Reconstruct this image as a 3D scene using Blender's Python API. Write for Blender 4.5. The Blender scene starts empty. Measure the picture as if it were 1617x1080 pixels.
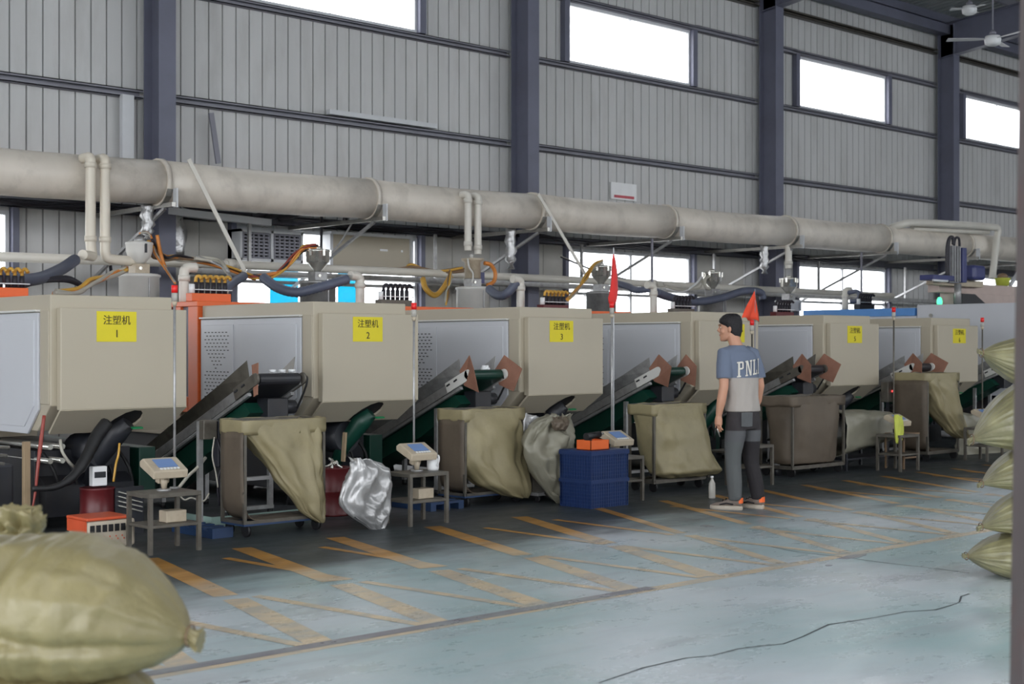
import bpy, math, random
from mathutils import Vector, Matrix, noise
R = math.radians
S = bpy.context.scene
COL = S.collection
random.seed(7)

# ---------------------------------------------------------------- camera
cd = bpy.data.cameras.new('camera')
cam = bpy.data.objects.new('camera', cd)
COL.objects.link(cam)
S.camera = cam
cam.location = (0, 0, 1.436)
cam.rotation_euler = (R(90), 0, math.atan2(-0.6825, 0.7309))
cd.sensor_width = 36
cd.lens = 50.0
cd.shift_y = 8 / 1617
cd.clip_end = 300
cd.dof.use_dof = True
cd.dof.focus_distance = 11.5
cd.dof.aperture_fstop = 3.5

# ---------------------------------------------------------------- view and daylight
S.view_settings.view_transform = 'Standard'
S.view_settings.look = 'None'
S.view_settings.gamma = 1
S.view_settings.use_curve_mapping = False
S.view_settings.exposure = -0.12
S.cycles.use_denoising = True
S.cycles.max_bounces = 10
S.cycles.diffuse_bounces = 5
S.cycles.glossy_bounces = 4
S.cycles.transparent_max_bounces = 12
S.cycles.sample_clamp_indirect = 6
S.cycles.caustics_reflective = False
S.cycles.caustics_refractive = False
W = bpy.data.worlds.new('overcast_sky')
S.world = W
W.use_nodes = True
nt = W.node_tree
bg = nt.nodes['Background']
geo = nt.nodes.new('ShaderNodeTexCoord')
sep = nt.nodes.new('ShaderNodeSeparateXYZ')
rmp = nt.nodes.new('ShaderNodeValToRGB')
rmp.color_ramp.elements[0].position = 0.0
rmp.color_ramp.elements[0].color = (0.86, 0.885, 0.925, 1)
rmp.color_ramp.elements[1].position = 0.8
rmp.color_ramp.elements[1].color = (0.965, 0.975, 1.0, 1)
nt.links.new(geo.outputs['Generated'], sep.inputs[0])
nt.links.new(sep.outputs['Z'], rmp.inputs[0])
nt.links.new(rmp.outputs[0], bg.inputs[0])
bg.inputs[1].default_value = 7.2


def portal(x0, x1, z0, z1, y, facing):
    l = bpy.data.lights.new('window_portal', 'AREA')
    l.shape = 'RECTANGLE'
    l.size = x1 - x0
    l.size_y = z1 - z0
    l.cycles.is_portal = True
    o = bpy.data.objects.new('window_portal', l)
    COL.objects.link(o)
    o.location = ((x0 + x1) / 2, y, (z0 + z1) / 2)
    o.rotation_euler = (R(90) * (-1 if facing < 0 else 1), 0, 0)


def portal_flat(x0, x1, y0, y1, z):
    l = bpy.data.lights.new('roof_portal', 'AREA')
    l.shape = 'RECTANGLE'
    l.size = x1 - x0
    l.size_y = y1 - y0
    l.cycles.is_portal = True
    o = bpy.data.objects.new('roof_portal', l)
    COL.objects.link(o)
    o.location = ((x0 + x1) / 2, (y0 + y1) / 2, z)


WIN_X = [(3.97, 7.23), (10.36, 13.53), (16.71, 19.88), (23.12, 26.28), (29.45, 32.6), (35.8, 39.0)]
for a, b in WIN_X:
    portal(a, b, 6.15, 7.14, 16.72, -1)
    portal(a, b, 1.25, 3.05, 16.72, -1)
OPEN_X0, OPEN_X1, OPEN_Z = -13.0, 0.0, 8.0
portal(OPEN_X0, OPEN_X1, 0.05, OPEN_Z, -8.9, 1)
CLE0, CLE1, CLX0, CLX1 = 4.6, 7.6, 4.0, 46.0  # unseen high window strip in the front wall, added to brighten the back wall
portal(CLX0, CLX1, CLE0, CLE1, -8.9, 1)
pl = bpy.data.lights.new('side_portal', 'AREA')
pl.shape = 'RECTANGLE'
pl.size, pl.size_y = 19.0, 7.0
pl.cycles.is_portal = True
po = bpy.data.objects.new('side_portal', pl)
COL.objects.link(po)
po.location = (-13.9, 2.5, 3.5)
po.rotation_euler = (R(90), 0, R(-90))

# ---------------------------------------------------------------- mesh helpers
WO = {}


def V(p):
    return Vector(p)


class MB:
    def __init__(s):
        s.v = []
        s.f = []
        s.s = []

    def add(s, vs, fs, smooth=False):
        n = len(s.v)
        s.v += [tuple(p) for p in vs]
        s.f += [tuple(i + n for i in f) for f in fs]
        s.s += [smooth] * len(fs)
        return s

    def box(s, x0, x1, y0, y1, z0, z1):
        v = [(x, y, z) for z in (z0, z1) for y in (y0, y1) for x in (x0, x1)]
        return s.add(v, [(0, 2, 3, 1), (4, 5, 7, 6), (0, 1, 5, 4), (2, 6, 7, 3), (0, 4, 6, 2), (1, 3, 7, 5)])

    def cbox(s, c, d, rz=0, rx=0, ry=0):
        m = Matrix.Rotation(rz, 3, 'Z') @ Matrix.Rotation(ry, 3, 'Y') @ Matrix.Rotation(rx, 3, 'X')
        n = len(s.v)
        s.box(-d[0] / 2, d[0] / 2, -d[1] / 2, d[1] / 2, -d[2] / 2, d[2] / 2)
        for i in range(n, len(s.v)):
            s.v[i] = tuple(m @ V(s.v[i]) + V(c))
        return s

    def bar(s, p0, p1, w, h=None, up=(0, 0, 1)):
        h = h or w
        p0, p1 = V(p0), V(p1)
        t = (p1 - p0).normalized()
        u = V(up)
        if abs(t.dot(u)) > 0.98:
            u = V((1, 0, 0))
        a = t.cross(u).normalized() * w / 2
        b = a.cross(t).normalized() * h / 2
        v = [p + q for p in (p0, p1) for q in (-a - b, a - b, a + b, -a + b)]
        return s.add(v, [(0, 1, 2, 3), (7, 6, 5, 4), (0, 4, 5, 1), (1, 5, 6, 2), (2, 6, 7, 3), (3, 7, 4, 0)])

    def tube(s, pts, r, n=8, cap=True, smoothpath=0):
        pts = [V(p) for p in pts]
        if smoothpath:
            pts = catmull(pts, smoothpath)
        k = len(pts)
        rr = r if isinstance(r, (list, tuple)) else [r] * k
        if len(rr) != k:
            rr = [rr[min(int(i * len(rr) / k), len(rr) - 1)] for i in range(k)]
        t = (pts[1] - pts[0]).normalized()
        u = V((0, 0, 1)) if abs(t.z) < 0.9 else V((1, 0, 0))
        a = t.cross(u).normalized()
        vs, fs = [], []
        for i, p in enumerate(pts):
            t = (pts[min(i + 1, k - 1)] - pts[max(i - 1, 0)])
            if t.length < 1e-9:
                t = V((0, 0, 1))
            t.normalize()
            a = (a - t * a.dot(t))
            a = a.normalized() if a.length > 1e-6 else t.orthogonal().normalized()
            b = t.cross(a)
            for j in range(n):
                q = 2 * math.pi * j / n
                vs.append(p + (a * math.cos(q) + b * math.sin(q)) * rr[i])
        for i in range(k - 1):
            for j in range(n):
                fs.append((i * n + j, i * n + (j + 1) % n, (i + 1) * n + (j + 1) % n, (i + 1) * n + j))
        s.add(vs, fs, True)
        if cap:
            m = len(s.v) - len(vs)
            s.f += [tuple(m + j for j in reversed(range(n))), tuple(m + (k - 1) * n + j for j in range(n))]
            s.s += [False, False]
        return s

    def cyl(s, p0, p1, r0, r1=None, n=16, cap=True):
        return s.tube([p0, p1], [r0, r0 if r1 is None else r1], n, cap)

    def lathe(s, prof, c=(0, 0, 0), n=20, smooth=True):
        c = V(c)
        vs, fs = [], []
        for r, z in prof:
            for j in range(n):
                q = 2 * math.pi * j / n
                vs.append(c + V((r * math.cos(q), r * math.sin(q), z)))
        k = len(prof)
        for i in range(k - 1):
            for j in range(n):
                fs.append((i * n + j, i * n + (j + 1) % n, (i + 1) * n + (j + 1) % n, (i + 1) * n + j))
        m = len(s.v)
        s.add(vs, fs, smooth)
        s.f += [tuple(m + j for j in reversed(range(n))), tuple(m + (k - 1) * n + j for j in range(n))]
        s.s += [False, False]
        return s

    def prism(s, poly, axis, a0, a1):
        k = len(poly)

        def mk(p, a):
            return {'x': (a, p[0], p[1]), 'y': (p[0], a, p[1]), 'z': (p[0], p[1], a)}[axis]
        v = [mk(p, a0) for p in poly] + [mk(p, a1) for p in poly]
        f = [tuple(range(k)), tuple(reversed(range(k, 2 * k)))]
        f += [(i, k + i, k + (i + 1) % k, (i + 1) % k) for i in range(k)]
        return s.add(v, f)

    def sphere(s, c, r, n=12, sx=1, sy=1, sz=1):
        c = V(c)
        vs, fs = [], []
        m = n // 2 + 1
        for i in range(m):
            ph = math.pi * i / (m - 1)
            for j in range(n):
                q = 2 * math.pi * j / n
                vs.append(c + V((r * sx * math.sin(ph) * math.cos(q), r * sy * math.sin(ph) * math.sin(q), r * sz * math.cos(ph))))
        for i in range(m - 1):
            for j in range(n):
                fs.append((i * n + j, (i + 1) * n + j, (i + 1) * n + (j + 1) % n, i * n + (j + 1) % n))
        return s.add(vs, fs, True)

    def loft(s, rings, smooth=True, cap=True):
        """rings: list of equal-length closed point loops"""
        n = len(rings[0])
        k = len(rings)
        vs = [p for r in rings for p in r]
        fs = [(i * n + j, i * n + (j + 1) % n, (i + 1) * n + (j + 1) % n, (i + 1) * n + j) for i in range(k - 1) for j in range(n)]
        m = len(s.v)
        s.add(vs, fs, smooth)
        if cap:
            s.f += [tuple(m + j for j in reversed(range(n))), tuple(m + (k - 1) * n + j for j in range(n))]
            s.s += [False, False]
        return s

    def grid(s, P, smooth=True):
        """P: rows of points, open sheet"""
        k, n = len(P), len(P[0])
        vs = [p for r in P for p in r]
        fs = [(i * n + j, i * n + j + 1, (i + 1) * n + j + 1, (i + 1) * n + j) for i in range(k - 1) for j in range(n - 1)]
        return s.add(vs, fs, smooth)

    def rot(s, m, c=(0, 0, 0), start=0):
        c = V(c)
        for i in range(start, len(s.v)):
            s.v[i] = tuple(m @ (V(s.v[i]) - c) + c)
        return s

    def build(s, name, mat, parent=None, bevel=0, label=None, kind=None, solid=0, local=False, remesh=0, smooth_it=0):
        if parent is None:
            xs = [p[0] for p in s.v]
            ys = [p[1] for p in s.v]
            zs = [p[2] for p in s.v]
            o0 = V(((min(xs) + max(xs)) / 2, (min(ys) + max(ys)) / 2, min(zs)))
        else:
            o0 = WO[parent]
        me = bpy.data.meshes.new(name)
        me.from_pydata([(p[0] - o0.x, p[1] - o0.y, p[2] - o0.z) for p in s.v], [], s.f)
        me.polygons.foreach_set('use_smooth', s.s)
        me.update()
        me.materials.append(mat)
        o = bpy.data.objects.new(name, me)
        COL.objects.link(o)
        if parent is None:
            o.location = o0
        else:
            o.parent = parent
        WO[o] = o0
        if label:
            o['label'] = label
        if kind:
            o['kind'] = kind
        if solid:
            m = o.modifiers.new('solid', 'SOLIDIFY')
            m.thickness = solid
            m.offset = 0
        if bevel:
            m = o.modifiers.new('bevel', 'BEVEL')
            m.width = bevel
            m.segments = 2
            m.limit_method = 'ANGLE'
            m.angle_limit = R(40)
        if remesh:
            m = o.modifiers.new('skin', 'REMESH')
            m.mode = 'VOXEL'
            m.voxel_size = remesh
            m.use_smooth_shade = True
            if smooth_it:
                m = o.modifiers.new('smooth', 'SMOOTH')
                m.iterations = smooth_it
                m.factor = 0.5
        return o


def catmull(P, k):
    out = []
    n = len(P)
    for i in range(n - 1):
        p0, p1, p2, p3 = P[max(i - 1, 0)], P[i], P[i + 1], P[min(i + 2, n - 1)]
        for j in range(k):
            t = j / k
            out.append(0.5 * ((2 * p1) + (p2 - p0) * t + (2 * p0 - 5 * p1 + 4 * p2 - p3) * t * t + (3 * p1 - p0 - 3 * p2 + p3) * t ** 3))
    out.append(P[-1])
    return out


def tag(o, label, cat, group=None, kind=None):
    o['label'] = label
    o['category'] = cat
    if group:
        o['group'] = group
    if kind:
        o['kind'] = kind
    return o


def thing(name, label, cat, loc, group=None, kind=None, rz=0, local=False):
    o = bpy.data.objects.new(name, None)
    COL.objects.link(o)
    o.location = loc
    o.rotation_euler = (0, 0, rz)
    o.empty_display_size = 0.1
    WO[o] = V((0, 0, 0)) if local else V(loc)
    return tag(o, label, cat, group, kind)


def text_mesh(txt, size, depth=0.001):
    cu = bpy.data.curves.new('lettering', 'FONT')
    cu.body = txt
    cu.size = size
    cu.align_x = 'CENTER'
    cu.align_y = 'CENTER'
    cu.extrude = depth
    cu.resolution_u = 3
    o = bpy.data.objects.new('lettering', cu)
    COL.objects.link(o)
    dg = bpy.context.evaluated_depsgraph_get()
    me = bpy.data.meshes.new_from_object(o.evaluated_get(dg))
    bpy.data.objects.remove(o)
    return me


# ---------------------------------------------------------------- materials
def rgb(r, g, b):
    f = lambda c: (c / 255) / 12.92 if c / 255 <= 0.04045 else ((c / 255 + 0.055) / 1.055) ** 2.4
    return (f(r), f(g), f(b))


def mat(name, c, rough=0.6, metal=0.0, var=0.12, scale=6.0, bump=0.0, bscale=40.0, spec=0.5, stretch=None, dirt=None, dirt_amt=0.0, dscale=1.5, **kw):
    m = bpy.data.materials.new(name)
    m.use_nodes = True
    t = m.node_tree
    b = t.nodes['Principled BSDF']
    b.inputs['Metallic'].default_value = metal
    b.inputs['Specular IOR Level'].default_value = spec
    tc = t.nodes.new('ShaderNodeTexCoord')
    mp = t.nodes.new('ShaderNodeMapping')
    t.links.new(tc.outputs['Object'], mp.inputs[0])
    if stretch:
        mp.inputs['Scale'].default_value = stretch
    nz = t.nodes.new('ShaderNodeTexNoise')
    nz.inputs['Scale'].default_value = scale
    nz.inputs['Detail'].default_value = 5
    t.links.new(mp.outputs[0], nz.inputs[0])
    rp = t.nodes.new('ShaderNodeValToRGB')
    rp.color_ramp.elements[0].position = 0.3
    rp.color_ramp.elements[1].position = 0.7
    lo = tuple(max(0, v * (1 - var)) for v in c) + (1,)
    hi = tuple(min(1, v * (1 + var)) for v in c) + (1,)
    rp.color_ramp.elements[0].color = lo
    rp.color_ramp.elements[1].color = hi
    t.links.new(nz.outputs[0], rp.inputs[0])
    out = rp.outputs[0]
    if dirt:
        n2 = t.nodes.new('ShaderNodeTexNoise')
        n2.inputs['Scale'].default_value = dscale
        n2.inputs['Detail'].default_value = 8
        n2.inputs['Roughness'].default_value = 0.65
        t.links.new(mp.outputs[0], n2.inputs[0])
        r2 = t.nodes.new('ShaderNodeValToRGB')
        r2.color_ramp.elements[0].position = 0.48
        r2.color_ramp.elements[1].position = 0.75
        r2.color_ramp.elements[0].color = (0, 0, 0, 1)
        r2.color_ramp.elements[1].color = (dirt_amt,) * 3 + (1,)
        t.links.new(n2.outputs[0], r2.inputs[0])
        mx = t.nodes.new('ShaderNodeMix')
        mx.data_type = 'RGBA'
        t.links.new(r2.outputs[0], mx.inputs[0])
        t.links.new(out, mx.inputs[6])
        mx.inputs[7].default_value = tuple(dirt) + (1,)
        out = mx.outputs[2]
    t.links.new(out, b.inputs['Base Color'])
    mr = t.nodes.new('ShaderNodeMapRange')
    mr.inputs[3].default_value = max(0.02, rough - 0.08)
    mr.inputs[4].default_value = min(1, rough + 0.08)
    t.links.new(nz.outputs[0], mr.inputs[0])
    t.links.new(mr.outputs[0], b.inputs['Roughness'])
    if bump:
        n3 = t.nodes.new('ShaderNodeTexNoise')
        n3.inputs['Scale'].default_value = bscale
        n3.inputs['Detail'].default_value = 3
        t.links.new(mp.outputs[0], n3.inputs[0])
        bm = t.nodes.new('ShaderNodeBump')
        bm.inputs['Strength'].default_value = bump
        bm.inputs['Distance'].default_value = 0.01
        t.links.new(n3.outputs[0], bm.inputs['Height'])
        t.links.new(bm.outputs[0], b.inputs['Normal'])
    for k, v in kw.items():
        b.inputs[k.replace('_', ' ')].default_value = v
    return m


def glow(name, c, e):
    m = bpy.data.materials.new(name)
    m.use_nodes = True
    b = m.node_tree.nodes['Principled BSDF']
    b.inputs['Base Color'].default_value = c + (1,)
    b.inputs['Emission Color'].default_value = c + (1,)
    b.inputs['Emission Strength'].default_value = e
    return m


def pane_mat(name, c=(1, 1, 1), amt=0.06):
    m = bpy.data.materials.new(name)
    m.use_nodes = True
    t = m.node_tree
    t.nodes.remove(t.nodes['Principled BSDF'])
    o = t.nodes['Material Output']
    a = t.nodes.new('ShaderNodeBsdfTransparent')
    a.inputs[0].default_value = c + (1,)
    g = t.nodes.new('ShaderNodeBsdfGlossy')
    g.inputs['Roughness'].default_value = 0.1
    mx = t.nodes.new('ShaderNodeMixShader')
    mx.inputs[0].default_value = amt
    t.links.new(a.outputs[0], mx.inputs[1])
    t.links.new(g.outputs[0], mx.inputs[2])
    t.links.new(mx.outputs[0], o.inputs[0])
    return m


M = {}
M['sheet'] = mat('painted_sheet', rgb(200, 200, 199), 0.5, var=0.05, scale=1.2, dirt=rgb(120, 115, 105), dirt_amt=0.25, dscale=2.5, stretch=(1, 1, 0.25))
M['board'] = mat('smooth_wall_board', rgb(180, 178, 172), 0.6, var=0.05, scale=1.5, dirt=rgb(120, 115, 105), dirt_amt=0.3)
M['blue_steel'] = mat('dark_blue_steel', rgb(108, 110, 127), 0.5, var=0.12, scale=3, dirt=rgb(60, 56, 56), dirt_amt=0.4)
M['girt'] = mat('girt_steel', rgb(134, 134, 144), 0.5, var=0.12, scale=3, dirt=rgb(70, 60, 55), dirt_amt=0.4)
M['roof'] = mat('roof_sheet', rgb(150, 155, 155), 0.45, var=0.06, scale=1)
M['frame_white'] = mat('white_window_frame', rgb(205, 207, 210), 0.4, var=0.04)
M['duct'] = mat('duct_wrap', rgb(216, 208, 196), 0.45, var=0.07, scale=2.2, bump=0.25, bscale=9, dirt=rgb(110, 102, 92), dirt_amt=0.35, dscale=3)
M['pvc'] = mat('grey_white_pvc', rgb(218, 214, 204), 0.4, var=0.05, dirt=rgb(130, 120, 100), dirt_amt=0.3)
M['pvcw'] = mat('cream_pvc', rgb(222, 214, 198), 0.4, var=0.05, dirt=rgb(140, 125, 100), dirt_amt=0.3)
M['foil'] = mat('crumpled_foil', rgb(170, 170, 170), 0.3, metal=0.8, var=0.25, scale=14, bump=0.8, bscale=22)
M['beige'] = mat('beige_cover_paint', rgb(180, 171, 152), 0.42, var=0.025, scale=2, dirt=rgb(176, 166, 146), dirt_amt=0.25, dscale=2)
M['white'] = mat('grey_white_door_paint', rgb(200, 202, 207), 0.38, var=0.02, scale=2)
M['white2'] = mat('off_white_enamel', rgb(214, 213, 208), 0.4, var=0.04)
M['orange'] = mat('orange_guard_paint', rgb(226, 105, 50), 0.45, var=0.06)
M['yellow'] = mat('yellow_sign_vinyl', rgb(222, 206, 30), 0.5, var=0.03)
M['ink'] = mat('dark_ink', rgb(58, 50, 22), 0.6, var=0.05)
M['dark'] = mat('black_machine_steel', rgb(38, 40, 46), 0.45, var=0.25, scale=5, dirt=rgb(66, 58, 48), dirt_amt=0.4)
M['green'] = mat('dark_green_enamel', rgb(16, 62, 50), 0.4, var=0.15, scale=4, dirt=rgb(24, 30, 30), dirt_amt=0.6)
M['black'] = mat('black_rubber', rgb(26, 26, 28), 0.55, var=0.2)
M['steel'] = mat('brushed_steel', rgb(176, 174, 168), 0.35, metal=0.85, var=0.1, scale=20, dirt=rgb(96, 88, 76), dirt_amt=0.4)
M['chrome'] = mat('polished_steel', rgb(214, 212, 204), 0.24, metal=0.75, var=0.08, scale=12)
M['grime'] = mat('greasy_grey_steel', rgb(100, 96, 88), 0.45, metal=0.3, var=0.2, scale=9, dirt=rgb(60, 50, 42), dirt_amt=0.7, dscale=6)
M['alu'] = mat('aluminium_profile', rgb(168, 168, 168), 0.4, metal=0.5, var=0.12, scale=12, dirt=rgb(90, 84, 78), dirt_amt=0.5, dscale=8)
M['card'] = mat('brown_cardboard', rgb(144, 102, 84), 0.8, var=0.1, scale=8, dirt=rgb(110, 74, 56), dirt_amt=0.5, dscale=5)
M['hose'] = mat('grey_ribbed_hose', rgb(92, 98, 116), 0.45, var=0.1)
M['cable'] = mat('black_cable', rgb(38, 36, 44), 0.55, var=0.15)
M['hose_y'] = mat('yellowed_hose', rgb(206, 160, 70), 0.4, var=0.15)
M['hose_o'] = mat('orange_hose', rgb(206, 128, 56), 0.4, var=0.15)
M['hose_b'] = mat('brown_hose', rgb(128, 104, 80), 0.5, var=0.15)
M['hose_w'] = mat('clear_grey_hose', rgb(176, 172, 160), 0.4, var=0.1)
M['hose_r'] = mat('red_hose', rgb(140, 56, 46), 0.4, var=0.15)
M['red'] = mat('red_lens', rgb(226, 36, 36), 0.3, var=0.03)
M['clear'] = mat('clear_lens', rgb(190, 186, 178), 0.2, var=0.05, Alpha=0.75)
M['flag'] = mat('red_flag_cloth', rgb(214, 40, 36), 0.7, var=0.1, Sheen_Weight=0.3)
M['flag_o'] = mat('orange_red_pennant_cloth', rgb(240, 80, 48), 0.7, var=0.06)
M['bag'] = mat('olive_bag_cloth', rgb(146, 136, 104), 0.5, var=0.08, scale=3, bump=0.45, bscale=11, dirt=rgb(96, 86, 66), dirt_amt=0.45, dscale=2.5)
M['bag_dark'] = mat('soiled_brown_bag_cloth', rgb(98, 87, 74), 0.6, var=0.15, scale=3, bump=0.2, bscale=9, dirt=rgb(62, 54, 46), dirt_amt=0.6, dscale=2)
M['bag_grey'] = mat('grey_coated_cloth', rgb(134, 131, 116), 0.42, var=0.1, scale=3, bump=0.4, bscale=8, dirt=rgb(90, 86, 74), dirt_amt=0.4)
M['silver'] = mat('silver_foil_bag', rgb(176, 176, 176), 0.36, metal=0.45, var=0.2, scale=6, bump=0.9, bscale=12)
M['sack'] = mat('woven_sack', rgb(136, 126, 88), 0.42, var=0.1, scale=5, bump=0.3, bscale=50, dirt=rgb(104, 94, 60), dirt_amt=0.35, spec=0.5, Coat_Weight=0.4, Coat_Roughness=0.42)
M['sack_w'] = mat('pale_woven_sack', rgb(136, 131, 96), 0.4, var=0.35, scale=7, bump=0.3, bscale=50, spec=0.8, Coat_Weight=0.5, Coat_Roughness=0.35)
M['crate'] = mat('blue_plastic_crate', rgb(26, 48, 92), 0.5, var=0.12, scale=8)
M['pallet'] = mat('dark_blue_pallet', rgb(36, 62, 100), 0.5, var=0.2, dirt=rgb(40, 40, 40), dirt_amt=0.6)
M['cream'] = mat('cream_plastic', rgb(186, 173, 152), 0.45, var=0.05, dirt=rgb(130, 108, 84), dirt_amt=0.4, dscale=8)
M['lcd'] = glow('blue_lcd', rgb(104, 132, 178), 0.12)
M['led_r'] = glow('red_led', (1.0, 0.05, 0.05), 3.0)
M['led_g'] = glow('green_led', (0.1, 1.0, 0.45), 1.6)
M['maroon'] = mat('dark_red_drum_paint', rgb(92, 24, 28), 0.4, var=0.12, dirt=rgb(50, 20, 20), dirt_amt=0.5)
M['gen_o'] = mat('red_orange_lid', rgb(214, 90, 54), 0.45, var=0.08, dirt=rgb(130, 70, 50), dirt_amt=0.4)
M['gen_w'] = mat('grubby_white_panel', rgb(196, 186, 168), 0.5, var=0.06, dirt=rgb(120, 96, 76), dirt_amt=0.5)
M['wood'] = mat('pale_wood_post', rgb(152, 132, 104), 0.65, var=0.1, stretch=(8, 8, 1))
M['post'] = mat('brown_grey_steel_post', rgb(92, 82, 82), 0.6, var=0.1, scale=3, dirt=rgb(110, 52, 40), dirt_amt=0.8, dscale=1.2)
M['stripe'] = None
M['blue_m'] = mat('blue_band_paint', rgb(86, 142, 206), 0.45, var=0.04)
M['robot'] = mat('navy_robot_paint', rgb(58, 64, 112), 0.4, var=0.1)
M['pinkish'] = mat('pinkish_beige_paint', rgb(190, 172, 164), 0.5, var=0.06)
M['pane'] = pane_mat('window_glass')
M['cyan'] = pane_mat('cyan_tinted_glass', (0.04, 0.36, 0.46), 0.05)
M['greenp'] = mat('yellow_green_cloth', rgb(196, 204, 84), 0.6, var=0.1)
M['skin'] = mat('skin', rgb(196, 146, 120), 0.5, var=0.05, Subsurface_Weight=0.08)
M['hair'] = mat('black_hair', rgb(20, 18, 21), 0.6, var=0.3, scale=60, bump=0.9, bscale=90)
M['shoe'] = mat('beige_sneaker_fabric', rgb(118, 106, 98), 0.7, var=0.15, scale=20)
M['sole'] = mat('off_white_sole', rgb(176, 166, 152), 0.6, var=0.06)
M['orange_tab'] = mat('orange_heel_tab', rgb(240, 110, 50), 0.6, var=0.05)
M['trouser'] = mat('charcoal_denim', rgb(82, 84, 86), 0.75, var=0.12, scale=9, bump=0.3, bscale=12)
M['trouser_k'] = mat('black_trouser_panel', rgb(34, 31, 34), 0.8, var=0.15, scale=9)
M['print'] = mat('white_shirt_print', rgb(214, 210, 200), 0.7, var=0.08, scale=20)
M['white_p'] = mat('white_plastic', rgb(236, 237, 238), 0.4, var=0.03)
M['crack'] = mat('dark_floor_crack', rgb(66, 70, 74), 0.8, var=0.2)


# ---------------------------------------------------------------- floor
def floor_mats():
    out = []
    for name, clean, oil_shade_col in (('worn_green_floor_paint', rgb(128, 152, 152), rgb(44, 44, 48)),
                                ('worn_yellow_floor_paint', rgb(222, 200, 166), rgb(196, 136, 38)),  # clean tone is paler: floor glare put into the yellow
                                ('rubbed_dark_line', rgb(116, 112, 124), rgb(50, 48, 50))):
        m = bpy.data.materials.new(name)
        m.use_nodes = True
        t = m.node_tree
        N, L = t.nodes, t.links
        b = N['Principled BSDF']
        g = N.new('ShaderNodeNewGeometry')
        sp = N.new('ShaderNodeSeparateXYZ')
        L.new(g.outputs['Position'], sp.inputs[0])

        def noise_(scale, detail, rough=0.6, stretch=None, dist=0.0):
            n = N.new('ShaderNodeTexNoise')
            n.inputs['Scale'].default_value = scale
            n.inputs['Detail'].default_value = detail
            n.inputs['Roughness'].default_value = rough
            n.inputs['Distortion'].default_value = dist
            if stretch:
                mp = N.new('ShaderNodeMapping')
                mp.inputs['Scale'].default_value = stretch
                L.new(g.outputs['Position'], mp.inputs[0])
                L.new(mp.outputs[0], n.inputs[0])
            else:
                L.new(g.outputs['Position'], n.inputs[0])
            return n.outputs[0]

        def math_(op, a, b_, c=None):
            n = N.new('ShaderNodeMath')
            n.operation = op
            for i, q in enumerate((a, b_, c)):
                if q is None:
                    continue
                if isinstance(q, (int, float)):
                    n.inputs[i].default_value = q
                else:
                    L.new(q, n.inputs[i])
            return n.outputs[0]

        def ramp(v, a, b_, lo=0.0, hi=1.0, smooth=True):
            n = N.new('ShaderNodeMapRange')
            n.interpolation_type = 'SMOOTHSTEP' if smooth else 'LINEAR'
            n.inputs[1].default_value = a
            n.inputs[2].default_value = b_
            n.inputs[3].default_value = lo
            n.inputs[4].default_value = hi
            L.new(v, n.inputs[0])
            return n.outputs[0]

        def mix(f, a, b_):
            n = N.new('ShaderNodeMix')
            n.data_type = 'RGBA'
            L.new(f, n.inputs[0])
            for i, q in ((6, a), (7, b_)):
                if isinstance(q, tuple):
                    n.inputs[i].default_value = q + (1,)
                else:
                    L.new(q, n.inputs[i])
            return n.outputs[2]
        # trodden oil plus the machine row's shade, painted as one dark wandering band
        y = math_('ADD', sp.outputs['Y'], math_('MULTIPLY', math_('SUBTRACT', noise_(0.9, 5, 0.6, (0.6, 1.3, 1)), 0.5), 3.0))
        oil_shade = ramp(y, 6.7, 8.1)
        # tyre marks and scuffs drawn out along the aisle
        sc = ramp(noise_(1.6, 6, 0.62, (0.45, 2.4, 1), 0.6), 0.5, 0.78)
        fine = ramp(noise_(5.0, 7, 0.65, (0.4, 1.8, 1)), 0.3, 0.75)
        pale = ramp(noise_(0.45, 5, 0.55, None, 0.3), 0.34, 0.72)
        if 'green' in name:
            base = mix(pale, rgb(154, 182, 185), rgb(206, 213, 220))
            base = mix(math_('MULTIPLY', sc, 0.45), base, rgb(126, 124, 136))
            base = mix(math_('MULTIPLY', fine, 0.25), base, rgb(184, 190, 192))
        else:
            base = mix(math_('MULTIPLY', fine, 0.35), clean, rgb(150, 156, 154))
            wear = ramp(noise_(3.0, 8, 0.75, (0.6, 1.5, 1)), 0.42, 0.62)
            base = mix(math_('MULTIPLY', wear, 0.6), base, rgb(150, 160, 162))
        gr_ = mix(ramp(noise_(2.4, 7, 0.7, (0.6, 1.6, 1)), 0.35, 0.75), oil_shade_col, tuple(v * 1.9 for v in oil_shade_col) if 'green' in name else tuple(v * 0.45 for v in oil_shade_col))
        deep = ramp(y, 7.4, 8.9)  # stain and painted shade deepen towards the machine feet
        gr_ = mix(math_('MULTIPLY', deep, 0.8), gr_, tuple(v * 0.35 for v in oil_shade_col))
        col = mix(math_('MULTIPLY', oil_shade, 0.92), base, gr_)
        L.new(col, b.inputs['Base Color'])
        rr = ramp(noise_(2.0, 6, 0.7, (0.7, 1.3, 1)), 0.3, 0.75, 0.2, 0.42, False)
        L.new(math_('ADD', rr, math_('MULTIPLY', oil_shade, 0.14)), b.inputs['Roughness'])
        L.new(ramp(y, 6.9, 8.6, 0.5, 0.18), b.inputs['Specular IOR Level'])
        bm = N.new('ShaderNodeBump')
        bm.inputs['Strength'].default_value = 0.12
        bm.inputs['Distance'].default_value = 0.01
        L.new(noise_(14, 5), bm.inputs['Height'])
        L.new(bm.outputs[0], b.inputs['Normal'])
        out.append(m)
    return out


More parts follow.
